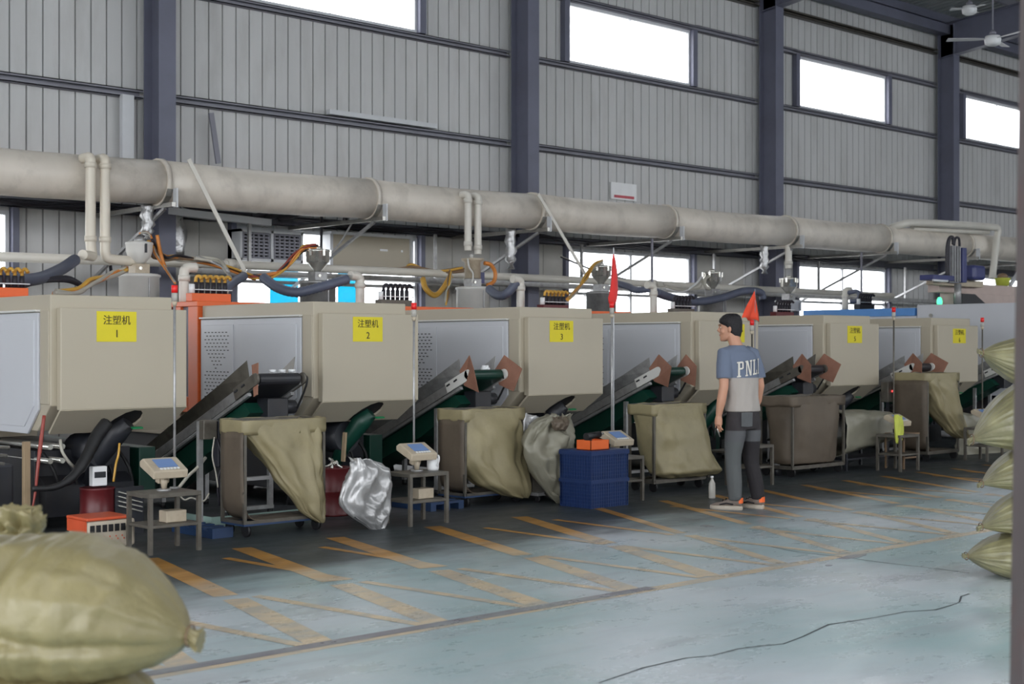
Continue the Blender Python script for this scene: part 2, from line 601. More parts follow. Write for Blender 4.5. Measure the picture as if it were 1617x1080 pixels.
M['floor'], M['stripe'], M['rubbed'] = floor_mats()
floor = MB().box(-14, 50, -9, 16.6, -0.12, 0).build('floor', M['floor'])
tag(floor, 'worn green painted concrete floor of the hall, oily and with shade painted in by the machines', 'floor', kind='structure')
g = MB().box(-60, 110, -60, 70, -0.3, -0.14).build('ground', mat('outside_concrete', (0.35, 0.35, 0.34), 0.8))
tag(g, 'plain concrete yard around the hall', 'ground', kind='structure')


def strip(x0, y0, x1, y1, w, name='painted_stripe', m='stripe', z=0.0012):
    d = V((x1 - x0, y1 - y0, 0)).normalized()
    n = V((-d.y, d.x, 0)) * w / 2
    p0, p1 = V((x0, y0, z)), V((x1, y1, z))
    vs = [p0 - n, p1 - n, p1 + n, p0 + n]
    b = MB().add(vs, [(0, 1, 2, 3)])
    return b.build(name, M[m], floor)


for k in range(9):
    strip(-1 + k * 3.0, 5.60, 1.97 + k * 3.0, 5.60, 0.10, z=0.0010)
strip(2.2, 5.66, 6.4, 5.63, 0.09, 'rubbed_line', 'rubbed', 0.0022)
for k in range(22):
    xa = 1.75 + k * 0.742
    t = min(1, max(0, (xa - 5.2) / 3.0))
    sa = 0.26 + 0.28 * t
    jit = random.uniform(-0.04, 0.04)
    strip(xa + 0.05, 5.66, xa + 0.05 + sa * 1.35, 7.0, 0.15 if t < 0.7 else 0.10, z=0.0014)
    strip(xa + 0.05 + sa * (1.45 + jit), 7.12, xa + sa * 3.1, 8.75, 0.15 if t < 0.7 else 0.10, z=0.0014)
    strip(xa - 0.04, 5.66, xa - 0.2 + 0.12 * t, 7.0 + jit, 0.075, z=0.0018)
    if k % 3 != 1:
        strip(xa - 0.21 + 0.1 * t, 7.1, xa - 0.3 + 0.2 * t, 8.4, 0.07, z=0.0018)


def ribbon(pts, w, name, m):
    P = [V(p) for p in pts]
    rows = [[], []]
    for i, p in enumerate(P):
        d = (P[min(i + 1, len(P) - 1)] - P[max(i - 1, 0)]).normalized()
        n = V((-d.y, d.x, 0)) * w * (0.5 + 0.5 * abs(math.sin(i * 2.3)))
        rows[0].append(p - n + V((0, 0, 0.0012)))
        rows[1].append(p + n + V((0, 0, 0.0012)))
    return MB().grid(rows, False).build(name, M[m], floor)


ribbon([(4.42, 4.19, 0.00), (4.77, 4.25, 0.00), (5.00, 4.25, 0.00), (5.07, 4.25, 0.00), (5.20, 4.20, 0.00), (5.40, 4.21, 0.00), (5.53, 4.18, 0.00), (5.65, 4.13, 0.00), (5.87, 4.17, 0.00), (6.22, 4.26, 0.00), (6.38, 4.23, 0.00), (6.57, 4.20, 0.00), (6.83, 4.18, 0.00), (6.99, 4.10, 0.00), (7.16, 4.11, 0.00), (7.30, 4.13, 0.00), (7.48, 4.22, 0.00), (7.59, 4.23, 0.00)], 0.007, 'floor_crack', 'crack')
ribbon([(8.37, 6.33, 0.00), (8.26, 5.91, 0.00), (8.29, 5.59, 0.00), (8.27, 5.26, 0.00), (8.30, 4.85, 0.00), (8.29, 4.62, 0.00)], 0.006, 'floor_crack', 'crack')
for c, rx, ry, nm in (((8.35, 5.53, 0.00), 0.16, 0.05, 'oil_spot'), ((8.93, 7.26, 0.00), 0.05, 0.06, 'oil_spot'), ((7.90, 5.41, 0.00), 0.03, 0.02, 'oil_spot'), ((3.32, 5.24, 0.00), 0.03, 0.015, 'oil_spot')):
    b = MB()
    P = [(c[0] + rx * math.cos(q) * random.uniform(0.7, 1.2), c[1] + ry * math.sin(q) * random.uniform(0.7, 1.2)) for q in [i * math.pi / 8 for i in range(16)]]
    b.prism(P, 'z', -0.001, 0.003)
    b.build(nm, M['rubbed'], floor)

# ---------------------------------------------------------------- back wall: corrugated sheets between the columns
YW = 16.6
wall = thing('wall_back', 'pale corrugated sheet wall with dark girts behind the machine row', 'wall', (15, YW, 0), kind='structure')
PITCH = 0.21


def rib_profile(x0, x1):
    xs = [(x0, 0.0)]
    k = math.floor(x0 / PITCH) - 1
    while k * PITCH < x1 + PITCH:
        c = k * PITCH + PITCH / 2
        for dx, dy in ((-0.010, 0.0), (-0.008, 0.045), (0.008, 0.045), (0.010, 0.0)):
            xs.append((c + dx, dy))
        k += 1
    full = sorted(set(xs[1:]))

    def y_at(x):
        for a, b in zip(full, full[1:]):
            if a[0] <= x <= b[0]:
                return a[1] + (b[1] - a[1]) * (x - a[0]) / max(1e-9, b[0] - a[0])
        return 0.0
    out = [(x0, y_at(x0))] + [p for p in full if x0 + 1e-4 < p[0] < x1 - 1e-4] + [(x1, y_at(x1))]
    return out


def corr(mb, x0, x1, z0, z1):
    if x1 - x0 < 0.005 or z1 - z0 < 0.005:
        return
    pr = rib_profile(x0, x1)
    lo = [(x, YW + y, z0) for x, y in pr]
    hi = [(x, YW + y, z1) for x, y in pr]
    mb.grid([hi, lo], False)


def sheet(x0, x1, z0, z1, holes, mb):
    cuts = sorted({x0, x1} | {c for h in holes for c in h[:2] if x0 < c < x1})
    for a, b in zip(cuts, cuts[1:]):
        mid = (a + b) / 2
        hz = [h for h in holes if h[0] <= mid <= h[1]]
        if not hz:
            corr(mb, a, b, z0, z1)
        else:
            h = hz[0]
            corr(mb, a, b, z0, min(z1, h[2]))
            corr(mb, a, b, max(z0, h[3]), z1)


ROWS = [(0.0, 3.14, [(a, b, 1.22, 3.07) for a, b in WIN_X]),
        (3.14, 6.10, []),
        (6.10, 8.75, [(a, b, 6.14, 7.14) for a, b in WIN_X])]
SW = PITCH * 4
rest = MB()
for z0, z1, holes in ROWS:
    k = math.floor(-14 / SW)
    while k * SW < 50:
        x0, x1 = k * SW, (k + 1) * SW
        if 6.3 < x1 and x0 < 36.5:
            mb = MB()
            sheet(x0, x1, z0, z1, holes, mb)
            if mb.v:
                mb.build('wall_sheet', M['sheet'], wall)
        else:
            sheet(x0, x1, z0, z1, holes, rest)
        k += 1
rest.build('wall_sheet_run', M['sheet'], wall, kind='stuff')
# outside skin keeps daylight from leaking through the laps
COLS = [2.66 + 6.42 * k for k in range(8)]          # column centre lines


def girt(x0, x1, z, h=0.11, d=0.10, y=YW, m='girt', name='girt'):
    b = MB()
    b.box(x0, x1, y - d, y - 0.005, z - h / 2, z - h / 2 + 0.012)
    b.box(x0, x1, y - 0.02, y - 0.005, z - h / 2, z + h / 2)
    b.box(x0, x1, y - d, y - 0.005, z + h / 2 - 0.012, z + h / 2)
    b.box(x0, x1, y - d, y - d + 0.012, z - h / 2, z - h / 2 + 0.03)
    b.box(x0, x1, y - d, y - d + 0.012, z + h / 2 - 0.03, z + h / 2)
    return b.build(name, M[m], wall)


bays = [(a + 0.13, b - 0.13) for a, b in zip(COLS, COLS[1:])] + [(-14, COLS[0] - 0.13), (COLS[-1] + 0.13, 50)]
for a, b in bays:
    girt(a, b, 3.18, 0.13)
    girt(a, b, 4.66, 0.11, 0.12)
    girt(a, b, 6.08, 0.10)
    girt(a, b, 7.93, 0.10, 0.14, m='grime')
for i, (a, b) in enumerate(WIN_X):
    lo = [c for c in COLS if c < a][-1:] or [-14]
    hi = [c for c in COLS if c > b][:1] or [50]
    girt(lo[0] + 0.13, a - 0.1, 7.2)
    girt(b + 0.1, hi[0] - 0.13, 7.2)
    girt(a - 0.1, b + 0.1, 7.2, 0.09)
    for x in (a - 0.06, b + 0.05):
        MB().box(x - 0.06, x + 0.06, YW - 0.11, YW - 0.005, 6.14, 7.16).build('window_post', M['blue_steel'], wall)
        MB().box(x - 0.04, x + 0.04, YW - 0.11, YW - 0.005, 0.0, 3.11).build('window_post', M['blue_steel'], wall)


def window(n, a, b, z0, z1, label, mull=1, rail=None, mw=0.022):
    w = thing('window_%d' % n, label, 'window', ((a + b) / 2, YW, z0), kind='structure')
    f = MB()
    t = 0.05
    y0, y1 = YW - 0.03, YW + 0.03
    f.box(a, b, y0, y1, z0, z0 + t)
    f.box(a, b, y0, y1, z1 - t, z1)
    f.box(a, a + t, y0, y1, z0 + t, z1 - t)
    f.box(b - t, b, y0, y1, z0 + t, z1 - t)
    f.build('window_frame', M['frame_white'], w)
    xs = [a + t + (b - a - 2 * t) * i / (mull + 1) for i in range(mull + 2)]
    for x in xs[1:-1]:
        MB().box(x - mw, x + mw, y0 + 0.005, y1 - 0.005, z0 + t, z1 - t).build('mullion', M['frame_white'], w)
    zs = [z0 + t] + ([rail] if rail else []) + [z1 - t]
    if rail:
        MB().box(a + t, b - t, y0 + 0.008, y1 - 0.008, rail - 0.022, rail + 0.022).build('window_rail', M['frame_white'], w)
    for p, q in zip(xs, xs[1:]):
        for r, s in zip(zs, zs[1:]):
            MB().box(p, q, YW + 0.008, YW + 0.012, r, s).build('pane', M['pane'], w)
    return w


n = 0
order = ['above the leftmost bay', 'above the second numbered machine', 'above the third machine, between the two nearest full columns', 'above the man, right of the third column', 'beyond the fourth column', 'in the farthest bay']
for i, (a, b) in enumerate(WIN_X):
    n += 1
    window(n, a, b, 6.14, 7.15, 'high bright horizontal window ' + order[i], 1, mw=0.006)
lows = {}
for i, (a, b) in enumerate(WIN_X):
    n += 1
    lows[i] = window(n, a, b, 1.22, 3.07, 'low bright window behind the machines ' + ['at the left edge of the picture', 'below the louvred vent', 'behind the red flag', 'right of the third column', 'beyond the blue robot arm', 'in the farthest bay'][i], 1, 2.33)
for x0, x1 in ((10.95, 11.42), (12.1, 12.5)):
    MB().box(x0, x1, YW + 0.02, YW + 0.024, 1.3, 2.5).build('tinted_sheet', M['cyan'], lows[1], label='cyan tinted sheet over a pane')

# smooth lining boards either side of the low windows
for a, b in ((9.25, 9.8), (9.8, 10.24), (13.62, 14.2), (14.2, 14.98), (15.65, 16.15), (16.15, 16.6), (19.98, 20.7), (20.7, 21.4)):
    MB().box(a + 0.005, b - 0.005, YW - 0.05, YW - 0.006, 1.0, 3.1).build('lining_board', M['board'], wall)

# ---------------------------------------------------------------- columns, rafters, roof
ordc = ['at the far left behind the camera side', 'between the first and second machines', 'behind the third machine', 'behind the man', 'in front of the high window at the right', 'hidden behind the stacked sacks', 'farther down the hall', 'farthest down the hall']


def zroof(y):
    return 8.72 + (YW - y) * 0.085 if y > 2 else 8.72 + (YW - 2) * 0.085 - (2 - y) * 0.085


for i, cx in enumerate(COLS):
    c = thing('column', 'dark blue steel H column ' + ordc[i], 'column', (cx, YW - 0.3, 0), kind='structure')
    y0, y1 = YW - 0.50, YW - 0.11
    MB().box(cx - 0.12, cx + 0.12, y0, y0 + 0.014, 0.02, 8.5).build('front_flange', M['blue_steel'], c)
    MB().box(cx - 0.12, cx + 0.12, y1 - 0.014, y1, 0.02, 8.5).build('back_flange', M['blue_steel'], c)
    MB().box(cx - 0.006, cx + 0.006, y0 + 0.014, y1 - 0.014, 0.02, 8.5).build('web', M['blue_steel'], c)
    MB().box(cx - 0.2, cx + 0.2, y0 - 0.05, y1 + 0.03, 0, 0.02).build('base_plate', M['blue_steel'], c)
    r = thing('beam', 'dark steel roof rafter springing from the column ' + ordc[i], 'beam', (cx, YW - 0.5, 8.0), kind='structure')
    for (ya, yb, ha, hb) in ((YW - 0.12, 9.0, 0.75, 0.42), (9.0, 2.0, 0.42, 0.5), (2.0, -8.6, 0.5, 0.5)):
        za, zb = zroof(ya) - 0.2, zroof(yb) - 0.2
        MB().prism([(ya, za - ha), (ya, za), (yb, zb), (yb, zb - hb)], 'x', cx - 0.006, cx + 0.006).build('rafter_web', M['blue_steel'], r)
        fl = MB()
        fl.prism([(ya, za - 0.014), (ya, za), (yb, zb), (yb, zb - 0.014)], 'x', cx - 0.1, cx + 0.1)
        fl.prism([(ya, za - ha), (ya, za - ha + 0.014), (yb, zb - hb + 0.014), (yb, zb - hb)], 'x', cx - 0.1, cx + 0.1)
        fl.build('rafter_flange', M['blue_steel'], r)
        if yb > 0:
            ym = (ya * 0.75 + yb * 0.25)
            zm = zroof(ym) - 0.2
            MB().bar((cx, ym, zm - 0.4), (cx + 0.75, ym, zm + 0.05), 0.04).build('fly_brace', M['blue_steel'], r)

SKY0, SKY1, SKYN = 2.2, 3.6, 4  # rooflight strip out of view, added for more top light
portal_flat(-12.6, 12.6, SKY0, SKY1, 9.45)
roof = thing('ceiling', 'corrugated metal roof underside on dark purlins', 'ceiling', (15, 4, 8.7), kind='structure')


def roof_sheet(x0, x1, ya, yb):
    b = MB()
    rows = []
    x = x0
    P = []
    while x < x1 - 1e-6:
        P += [(x, 0), (x + 0.10, 0), (x + 0.13, 0.03), (x + 0.18, 0.03)]
        x += 0.21
    P.append((x1, 0))
    P = [p for p in P if p[0] <= x1 + 1e-6]
    b.grid([[(px, ya, zroof(ya) + pz) for px, pz in P], [(px, yb, zroof(yb) + pz) for px, pz in P]], False)
    return b


for k in range(-4, 16):
    x0 = k * 3.15
    for ya, yb in ((YW + 0.15, 9.5), (9.5, SKY1), (SKY0, 2.0)):
        roof_sheet(x0, x0 + 3.15, ya, yb).build('roof_sheet', M['roof'], roof)
    if k < SKYN:
        roof_sheet(x0, x0 + 3.15, SKY1, SKY0).build('added_skylight_sheet', M['pane'], roof, label='clear rooflight sheet out of view, added to let in more daylight')
    else:
        roof_sheet(x0, x0 + 3.15, SKY1, SKY0).build('roof_sheet', M['roof'], roof)
b = MB()
for k in range(-4, 16):
    rs = roof_sheet(k * 3.15, (k + 1) * 3.15, 2.0, -9.0)
    b.add(rs.v, rs.f)
b.build('roof_run', M['roof'], roof, kind='stuff')
for y in (16.35, 14.9, 13.4, 11.9, 10.4, 8.9, 7.4, 5.9, 4.4, 2.9):
    z = zroof(y) - 0.1
    h = 0.2 if y > 16 else 0.17
    pb = MB()
    pb.box(-14, 50, y - 0.006, y + 0.006, z - h / 2, z + h / 2)
    pb.box(-14, 50, y - 0.07, y, z - h / 2, z - h / 2 + 0.01)
    pb.box(-14, 50, y, y + 0.07, z + h / 2 - 0.01, z + h / 2)
    pb.build('purlin', M['blue_steel'] if y > 16 else M['girt'], roof)
MB().box(-14, 50, YW - 0.35, YW - 0.1, 8.3, 8.5).build('eave_beam', M['blue_steel'], roof)

# the other walls of the hall, out of the picture: they close the room, openings shaped for the light let in
ow = mat('plain_grey_sheet', rgb(150, 150, 148), 0.7)
w = MB()
w.box(-14.15, -14, -9, -7, 0, 11)
w.box(-14.15, -14, 12, 17, 0, 11)
w.box(-14.15, -14, -7, 12, 7, 11)
w = w.build('wall_left', ow)
tag(w, 'plain sheet end wall with a wide open gateway, behind the camera to the left', 'wall', kind='structure')
w = MB().box(50, 50.15, -9, 17, 0, 11).build('wall_right', ow)
tag(w, 'plain sheet end wall at the far end of the hall', 'wall', kind='structure')
w = MB()
w.box(-14, OPEN_X0, -9.15, -9, 0, 10)
w.box(OPEN_X1, CLX0, -9.15, -9, 0, 10)
w.box(CLX0, CLX1, -9.15, -9, 0, CLE0)
w.box(CLX0, CLX1, -9.15, -9, CLE1, 10)
w.box(CLX1, 50, -9.15, -9, 0, 10)
w.box(OPEN_X0, OPEN_X1, -9.15, -9, OPEN_Z, 10)
w = w.build('wall_front', ow)
tag(w, 'plain sheet front wall with a wide open loading side and an added high window strip, behind the camera', 'wall', kind='structure')

# ---------------------------------------------------------------- big wrapped duct along the wall
YD = 14.8
duct = thing('air_duct', 'long thick beige wrapped air duct running above all the machines', 'duct', (5, YD, 3.1))
joints = [-6, -1.5, 2.0, 5.2, 8.23, 11.25, 14.21, 17.13, 20.31, 23.28, 26.28, 29.3, 32.4, 35.5, 40, 45]


def dz(x):
    return 3.32 + 0.009 * (x - 6)


for i, (a, b) in enumerate(zip(joints, joints[1:])):
    rr = 0.26 - 0.006 * (i % 2)
    pts = [(a + (b - a) * k / 4, YD, dz(a + (b - a) * k / 4) - (0.02 * math.sin(math.pi * k / 4))) for k in range(5)]
    d = MB().tube(pts, rr, 24)
    d.build('duct_section', M['duct'], duct)
    c = MB()
    c.cyl((b - 0.03, YD, dz(b)), (b + 0.03, YD, dz(b)), 0.275, n=24)
    c.build('duct_collar', M['duct'], duct)
for i, x in enumerate(joints[3:13]):
    z = dz(x) - 0.28
    s = thing('duct_bracket', 'welded angle bracket holding up the air duct ' + ['left of the hanging pipe pair', 'by the first column', 'over the beige wall panel', 'right of the second column', 'over the red flag', 'right of the third column', 'beside the window past the man', 'behind the blue robot', 'behind the sacks', 'at the far end'][i], 'bracket', (x, YD + 0.8, 2.6), group='brackets under the air duct')
    MB().bar((x, YD - 0.35, z), (x, YW - 0.02, z), 0.05, 0.05).build('bracket_arm', M['steel'], s)
    MB().bar((x, YD - 0.15, z - 0.03), (x, YW - 0.03, z - 0.85), 0.035, 0.035).build('bracket_strut', M['alu'], s)
    a = []
    for k in range(9):
        q = R(200 + k * 17.5)
        a.append((x, YD + 0.29 * math.cos(q), dz(x) + 0.29 * math.sin(q)))
    cr = MB()
    for p, q in zip(a, a[1:]):
        cr.bar(p, q, 0.07, 0.012, up=(0, p[1] - YD, p[2] - dz(x)))
    cr.build('cradle_strap', M['steel'], s)
    MB().box(x + 0.03, x + 0.05, YD - 0.36, YD - 0.28, z - 0.03, z + 0.19).build('end_plate', M['frame_white'], s)
    if i in (4, 6):
        MB().bar((x - 0.25 if i == 4 else x - 0.55, YD + 0.05, z), (x - 0.25 if i == 4 else x - 0.55, YD + 0.05, 2.42), 0.03).build('bracket_post', M['girt'], s)

for nm, p0, p1, lb in (('a', (8.42, 14.45, 3.59), (9.17, 14.45, 2.33), 'slanting steel strap from the duct down past the louvred vent'),
                       ('b', (14.00, 14.45, 3.60), (14.98, 14.45, 2.47), 'slanting steel strap from the duct down beside the red flag')):
    s = MB().bar(p0, p1, 0.05, 0.012, up=(0, 1, 0))
    s.cyl((p1[0], p1[1] - 0.02, p1[2]), (p1[0], p1[1] + 0.04, p1[2]), 0.02, n=8)
    tag(s.build('steel_strap', M['pvc']), lb, 'strap', 'slanting straps under the duct')

# drop pipes
def pipe(pts, r, label, m='pvcw', group=None, sm=4, n=12, collars=()):
    t = thing('drop_pipe', label, 'pipe', tuple(pts[-1]), group)
    MB().tube(pts, r, n, True, sm).build('pipe_run', M[m], t)
    for c0, c1 in collars:
        MB().cyl(c0, c1, r * 1.18, n=n).build('pipe_collar', M[m], t)
    return t


def down(x, y, zt, zb, r, label, tail=None, yd=YD, m='pvcw'):
    pts = [(x, yd - 0.22, zt), (x, y + 0.04, zt), (x, y, zt - 0.03), (x, y, zt - 0.09), (x, y, (zt + zb) / 2), (x, y, zb + 0.05)]
    if tail:
        pts += tail
    else:
        pts += [(x, y, zb)]
    return pipe(pts, r, label, m, 'pipes dropping from the air duct', 4, 12, [((x, y, zt - 0.12), (x, y, zt - 0.06)), ((x, y, zb + 0.06), (x, y, zb + 0.12))])


down(7.19, 14.4, 3.50, 2.52, 0.055, 'left pipe of the pair dropping from the duct above machine sign one', [(7.20, 14.38, 2.43), (7.32, 14.36, 2.40), (7.08, 14.3, 2.40)][:1] + [(7.12, 14.3, 2.42), (7.0, 14.2, 2.42)])
down(7.36, 14.4, 3.50, 2.52, 0.055, 'right pipe of the pair bending towards the first hopper', [(7.37, 14.4, 2.44), (7.44, 14.4, 2.40), (7.85, 14.45, 2.39)])
down(12.68, 14.45, 3.50, 2.74, 0.05, 'left pipe dropping onto the third hopper', m='pvc')
down(12.86, 14.45, 3.49, 2.70, 0.05, 'right pipe dropping onto the third hopper', m='pvc')
down(20.32, 14.74, 3.46, 2.80, 0.06, 'single pipe dropping onto the chrome hopper right of the man', m='pvc')
lp = [(23.6, YD, dz(23.6) + 0.2), (23.61, 14.60, 3.73), (24.11, 14.50, 3.80), (26.56, 14.40, 3.86), (26.95, 14.40, 3.83), (26.92, 14.40, 3.60), (26.74, 14.40, 2.82)]
pipe(lp, 0.07, 'long pipe arching over the duct above the blue robot', 'pvc', None, 4)
lp = [(24.22, 14.70, 3.72), (25.44, 14.60, 3.73), (26.75, 14.50, 3.77)]
pipe(lp, 0.05, 'thinner straight pipe under the arching pipe above the robot', 'pvc', None, 2)

# foil pipes at the columns
for i, (x, z0, z1) in enumerate(((8.72, 2.75, 3.1), (15.1, 2.6, 3.12), (21.7, 2.5, 3.1))):
    x = ((8.17, 14.95, 3.04)[0], (13.93, 14.95, 2.96)[0], (19.91, 14.95, 3.05)[0])[i]
    z0 = ((8.17, 14.95, 2.68)[2], (13.93, 14.95, 2.56)[2], (19.91, 14.95, 2.70)[2])[i]
    pts = [(x + 0.01 * math.sin(k * 1.7), 15.9, z1 - (z1 - z0) * k / 9) for k in range(10)]
    z1 = dz(x) - 0.24
    pts = [(x + 0.01 * math.sin(k * 1.7), 14.95, z1 - (z1 - z0) * k / 9) for k in range(10)]
    b = MB().tube(pts, [0.075 + 0.016 * math.sin(k * 2.9) - (0.03 if k > 7 else 0) for k in range(10)], 14)
    tag(b.build('foil_pipe', M['foil']), 'crumpled foil pipe hanging in front of the ' + ('first', 'second', 'third')[i] + ' column below the duct', 'pipe', 'foil pipes at the columns')
# foil sheet hanging left of the vent
P = []
for k in range(8):
    z = (9.30, 16.20, 3.18)[2] + ((9.30, 16.20, 2.60)[2] - (9.30, 16.20, 3.18)[2]) * k / 7
    P.append([((9.30, 16.20, 3.04)[0] + dx + 0.03 * math.sin(k * 1.3 + j), 16.2 + 0.02 * math.sin(k * 2 + j * 2), z) for j, dx in enumerate((-0.09, -0.03, 0.03, 0.1))])
tag(MB().grid(P).build('foil_sheet', M['foil'], solid=0.004), 'bent silver foil strip hanging left of the louvred vent', 'foil strip')

# cable bundle on the low girt, dark hoses climbing from it
b = MB()
x = 4.0
pts = []
while x < 26:
    pts.append((x, YW - 0.14, 3.17 + 0.035 * math.sin(x * 1.9) * math.sin(x * 0.7)))
    x += 0.5
for k in range(3):
    b.tube([(p[0], p[1] - 0.03 * k, p[2] + 0.02 * math.sin(p[0] * (1.3 + k)) + 0.015 * k) for p in pts], 0.018 if k else 0.024, 6)
tag(b.build('cable_bundle', M['cable']), 'sagging black cable bundle tied along the low girt', 'cables')
for i, P in enumerate(([(10.41, 16.20, 3.17), (10.60, 16.10, 3.25), (10.65, 16.00, 3.41), (10.80, 16.00, 3.54)], [(10.56, 16.20, 3.17), (10.85, 16.10, 3.25), (10.96, 16.00, 3.40), (11.11, 16.00, 3.56)], [(10.81, 16.20, 3.17), (11.05, 16.10, 3.24), (11.17, 16.00, 3.38), (11.29, 16.00, 3.54)], [(11.24, 16.10, 3.32), (11.39, 16.10, 3.36), (11.45, 16.10, 3.21), (11.44, 16.10, 2.94), (11.44, 16.10, 2.38)], [(11.79, 16.10, 3.43), (11.85, 16.10, 3.27), (11.83, 16.10, 3.13)], [(8.23, 16.20, 3.13), (8.25, 16.10, 2.81), (8.31, 16.10, 2.35)], [(8.96, 16.20, 3.20), (9.13, 16.10, 3.28), (9.40, 16.10, 3.23), (9.79, 16.20, 3.20)])):
    tag(MB().tube(P, 0.035 if i not in (3, 5) else 0.02, 8, True, 5).build('cable', M['cable']), ['leftmost black cable slanting up behind the duct, above the vent', 'middle black cable slanting up behind the duct, above the vent', 'third black cable slanting up behind the duct, above the vent', 'black cable dropping right of the louvred vent', 'short black cable loop under the bracket by the beige panel', 'thin black cable falling behind the pipe pair', 'drooping black cable right of the first column'][i], 'cable')
tr = MB()
tr.bar((9.09, 16.15, 3.16), (10.63, 16.15, 3.10), 0.12, 0.09)
tag(tr.build('cable_tray', M['frame_white']), 'pale cable tray fixed under the duct beside the first column', 'cable tray')

# vent, panel, paper sign on the wall
vt = thing('wall_vent', 'large two-part louvred vent in a pale frame above machine two', 'vent', (10.88, YW - 0.3, 2.6))
vx0, vx1, vz0, vz1, vy = (10.26, 16.30, 3.02)[0], (11.27, 16.30, 3.08)[0], (11.27, 16.30, 2.59)[2], (10.26, 16.30, 3.01)[2], 16.28
f = MB()
f.box(vx0, vx1, vy, vy + 0.3, vz1 - 0.035, vz1)
f.box(vx0, vx1, vy, vy + 0.3, vz0, vz0 + 0.035)
f.box(vx0, vx0 + 0.035, vy, vy + 0.3, vz0, vz1)
f.box(vx1 - 0.035, vx1, vy, vy + 0.3, vz0, vz1)
xm = (vx0 + vx1) / 2
f.box(xm - 0.02, xm + 0.02, vy, vy + 0.3, vz0, vz1)
f.build('vent_frame', M['frame_white'], vt)
MB().box(vx0 + 0.03, vx1 - 0.03, vy + 0.1, vy + 0.12, vz0 + 0.03, vz1 - 0.03).build('vent_backing', M['black'], vt)
for k in range(8):
    z = vz0 + 0.05 + k * (vz1 - vz0 - 0.1) / 7.0
    MB().box(vx0 + 0.035, vx1 - 0.035, vy + 0.02, vy + 0.05, z - 0.012, z + 0.012).build('louvre', M['girt'], vt)
for h0 in (vx0 + 0.04, xm + 0.03):
    for k in range(6):
        x = h0 + 0.02 + k * (xm - vx0 - 0.1) / 5.0
        MB().box(x - 0.012, x + 0.012, vy + 0.015, vy + 0.04, vz0 + 0.04, vz1 - 0.04).build('grille_bar', M['girt'], vt)
p = thing('wall_panel', 'beige boxed wall panel with a pale rim right of the louvred vent', 'panel', (12.6, YW - 0.3, 2.55))
px0, px1, pz0, pz1 = (11.83, 16.35, 3.01)[0], (13.24, 16.35, 3.04)[0], (13.22, 16.35, 2.54)[2], (11.83, 16.35, 3.03)[2]
MB().box(px0, px1, 16.4, 16.56, pz0, pz1).build('panel_face', M['beige'], p)
f = MB()
f.box(px0 - 0.03, px1 + 0.03, 16.36, 16.56, pz1, pz1 + 0.04)
f.box(px0 - 0.05, px0, 16.36, 16.56, pz0, pz1)
f.box(px1, px1 + 0.04, 16.36, 16.56, pz0, pz1)
f.build('panel_rim', M['frame_white'], p)
for x, wd in ((px1 - 0.55, 0.14), (px1 - 0.16, 0.03)):
    MB().box(x, x + wd, 16.392, 16.4, pz1 - 0.2, pz1 - 0.17).build('panel_tape', M['white_p'], p)
sx0, sx1, sz0, sz1 = (17.76, 16.50, 4.25)[0], (18.40, 16.50, 4.26)[0], (18.40, 16.50, 3.96)[2], (17.76, 16.50, 4.25)[2]
p = thing('wall_notice', 'white square notice with a red bar pinned high on the corrugated wall', 'notice', (sx0, 16.5, sz0))
MB().box(sx0, sx1, 16.54, 16.56, sz0, sz1).build('notice_sheet', M['white_p'], p)
MB().box(sx0 + 0.07, sx1 - 0.07, 16.534, 16.54, sz0 + 0.03, sz0 + 0.075).build('red_bar', mat('faded_red_print', rgb(196, 90, 100), 0.6), p)
# white downpipe stub by the first column and loose angle on the wall
p = MB().box(8.63, 8.79, 16.42, 16.5, 3.5, 4.62)
tag(p.build('galvanised_plate', M['frame_white']), 'narrow pale plate beside the first column above the duct', 'plate')
p = MB().bar((9.92, 16.45, 4.53), (10.03, 16.45, 3.87), 0.07, 0.03, up=(0, 1, 0))
tag(p.build('steel_angle', M['girt']), 'short dark angle hanging under the girt above the duct', 'angle iron')
p = MB().box((11.83, 16.45, 4.73)[0], (13.81, 16.45, 4.70)[0], 16.44, 16.52, 4.73, 4.80)
tag(p.build('cable_channel', M['frame_white']), 'pale trunking lying on the middle girt above the duct', 'trunking')

# long water pipe and tray behind the hoppers
b = thing('water_pipe', 'long horizontal grey white pipe behind the hoppers', 'pipe', (7, 15.3, 2.4))
MB().tube([(6.5, 15.3, 2.43), (9.5, 15.3, 2.46), (13, 15.3, 2.47), (17, 15.3, 2.46), (24.5, 15.3, 2.44)], 0.055, 12).build('pipe_run', M['pvc'], b)
for x in (9.5, 13.4, 17.4, 21.2):
    MB().cyl((x - 0.06, 15.3, 2.465), (x + 0.06, 15.3, 2.465), 0.068, n=12).build('pipe_collar', M['pvc'], b)
b = thing('cable_tray', 'long low steel tray carrying hoses along the low windows', 'cable tray', (10, 16.2, 2.3))
MB().box(9.4, 28, 16.05, 16.35, 2.38, 2.40).build('tray_bed', M['alu'], b)
MB().box(9.4, 28, 16.03, 16.05, 2.38, 2.45).build('tray_lip', M['alu'], b)
for x in (10.3, 13.5, 16.6, 20, 23.2, 26.3):
    MB().box(x - 0.02, x + 0.02, 16.1, 16.14, 2.45, 3.1).build('tray_hanger', M['alu'], b)

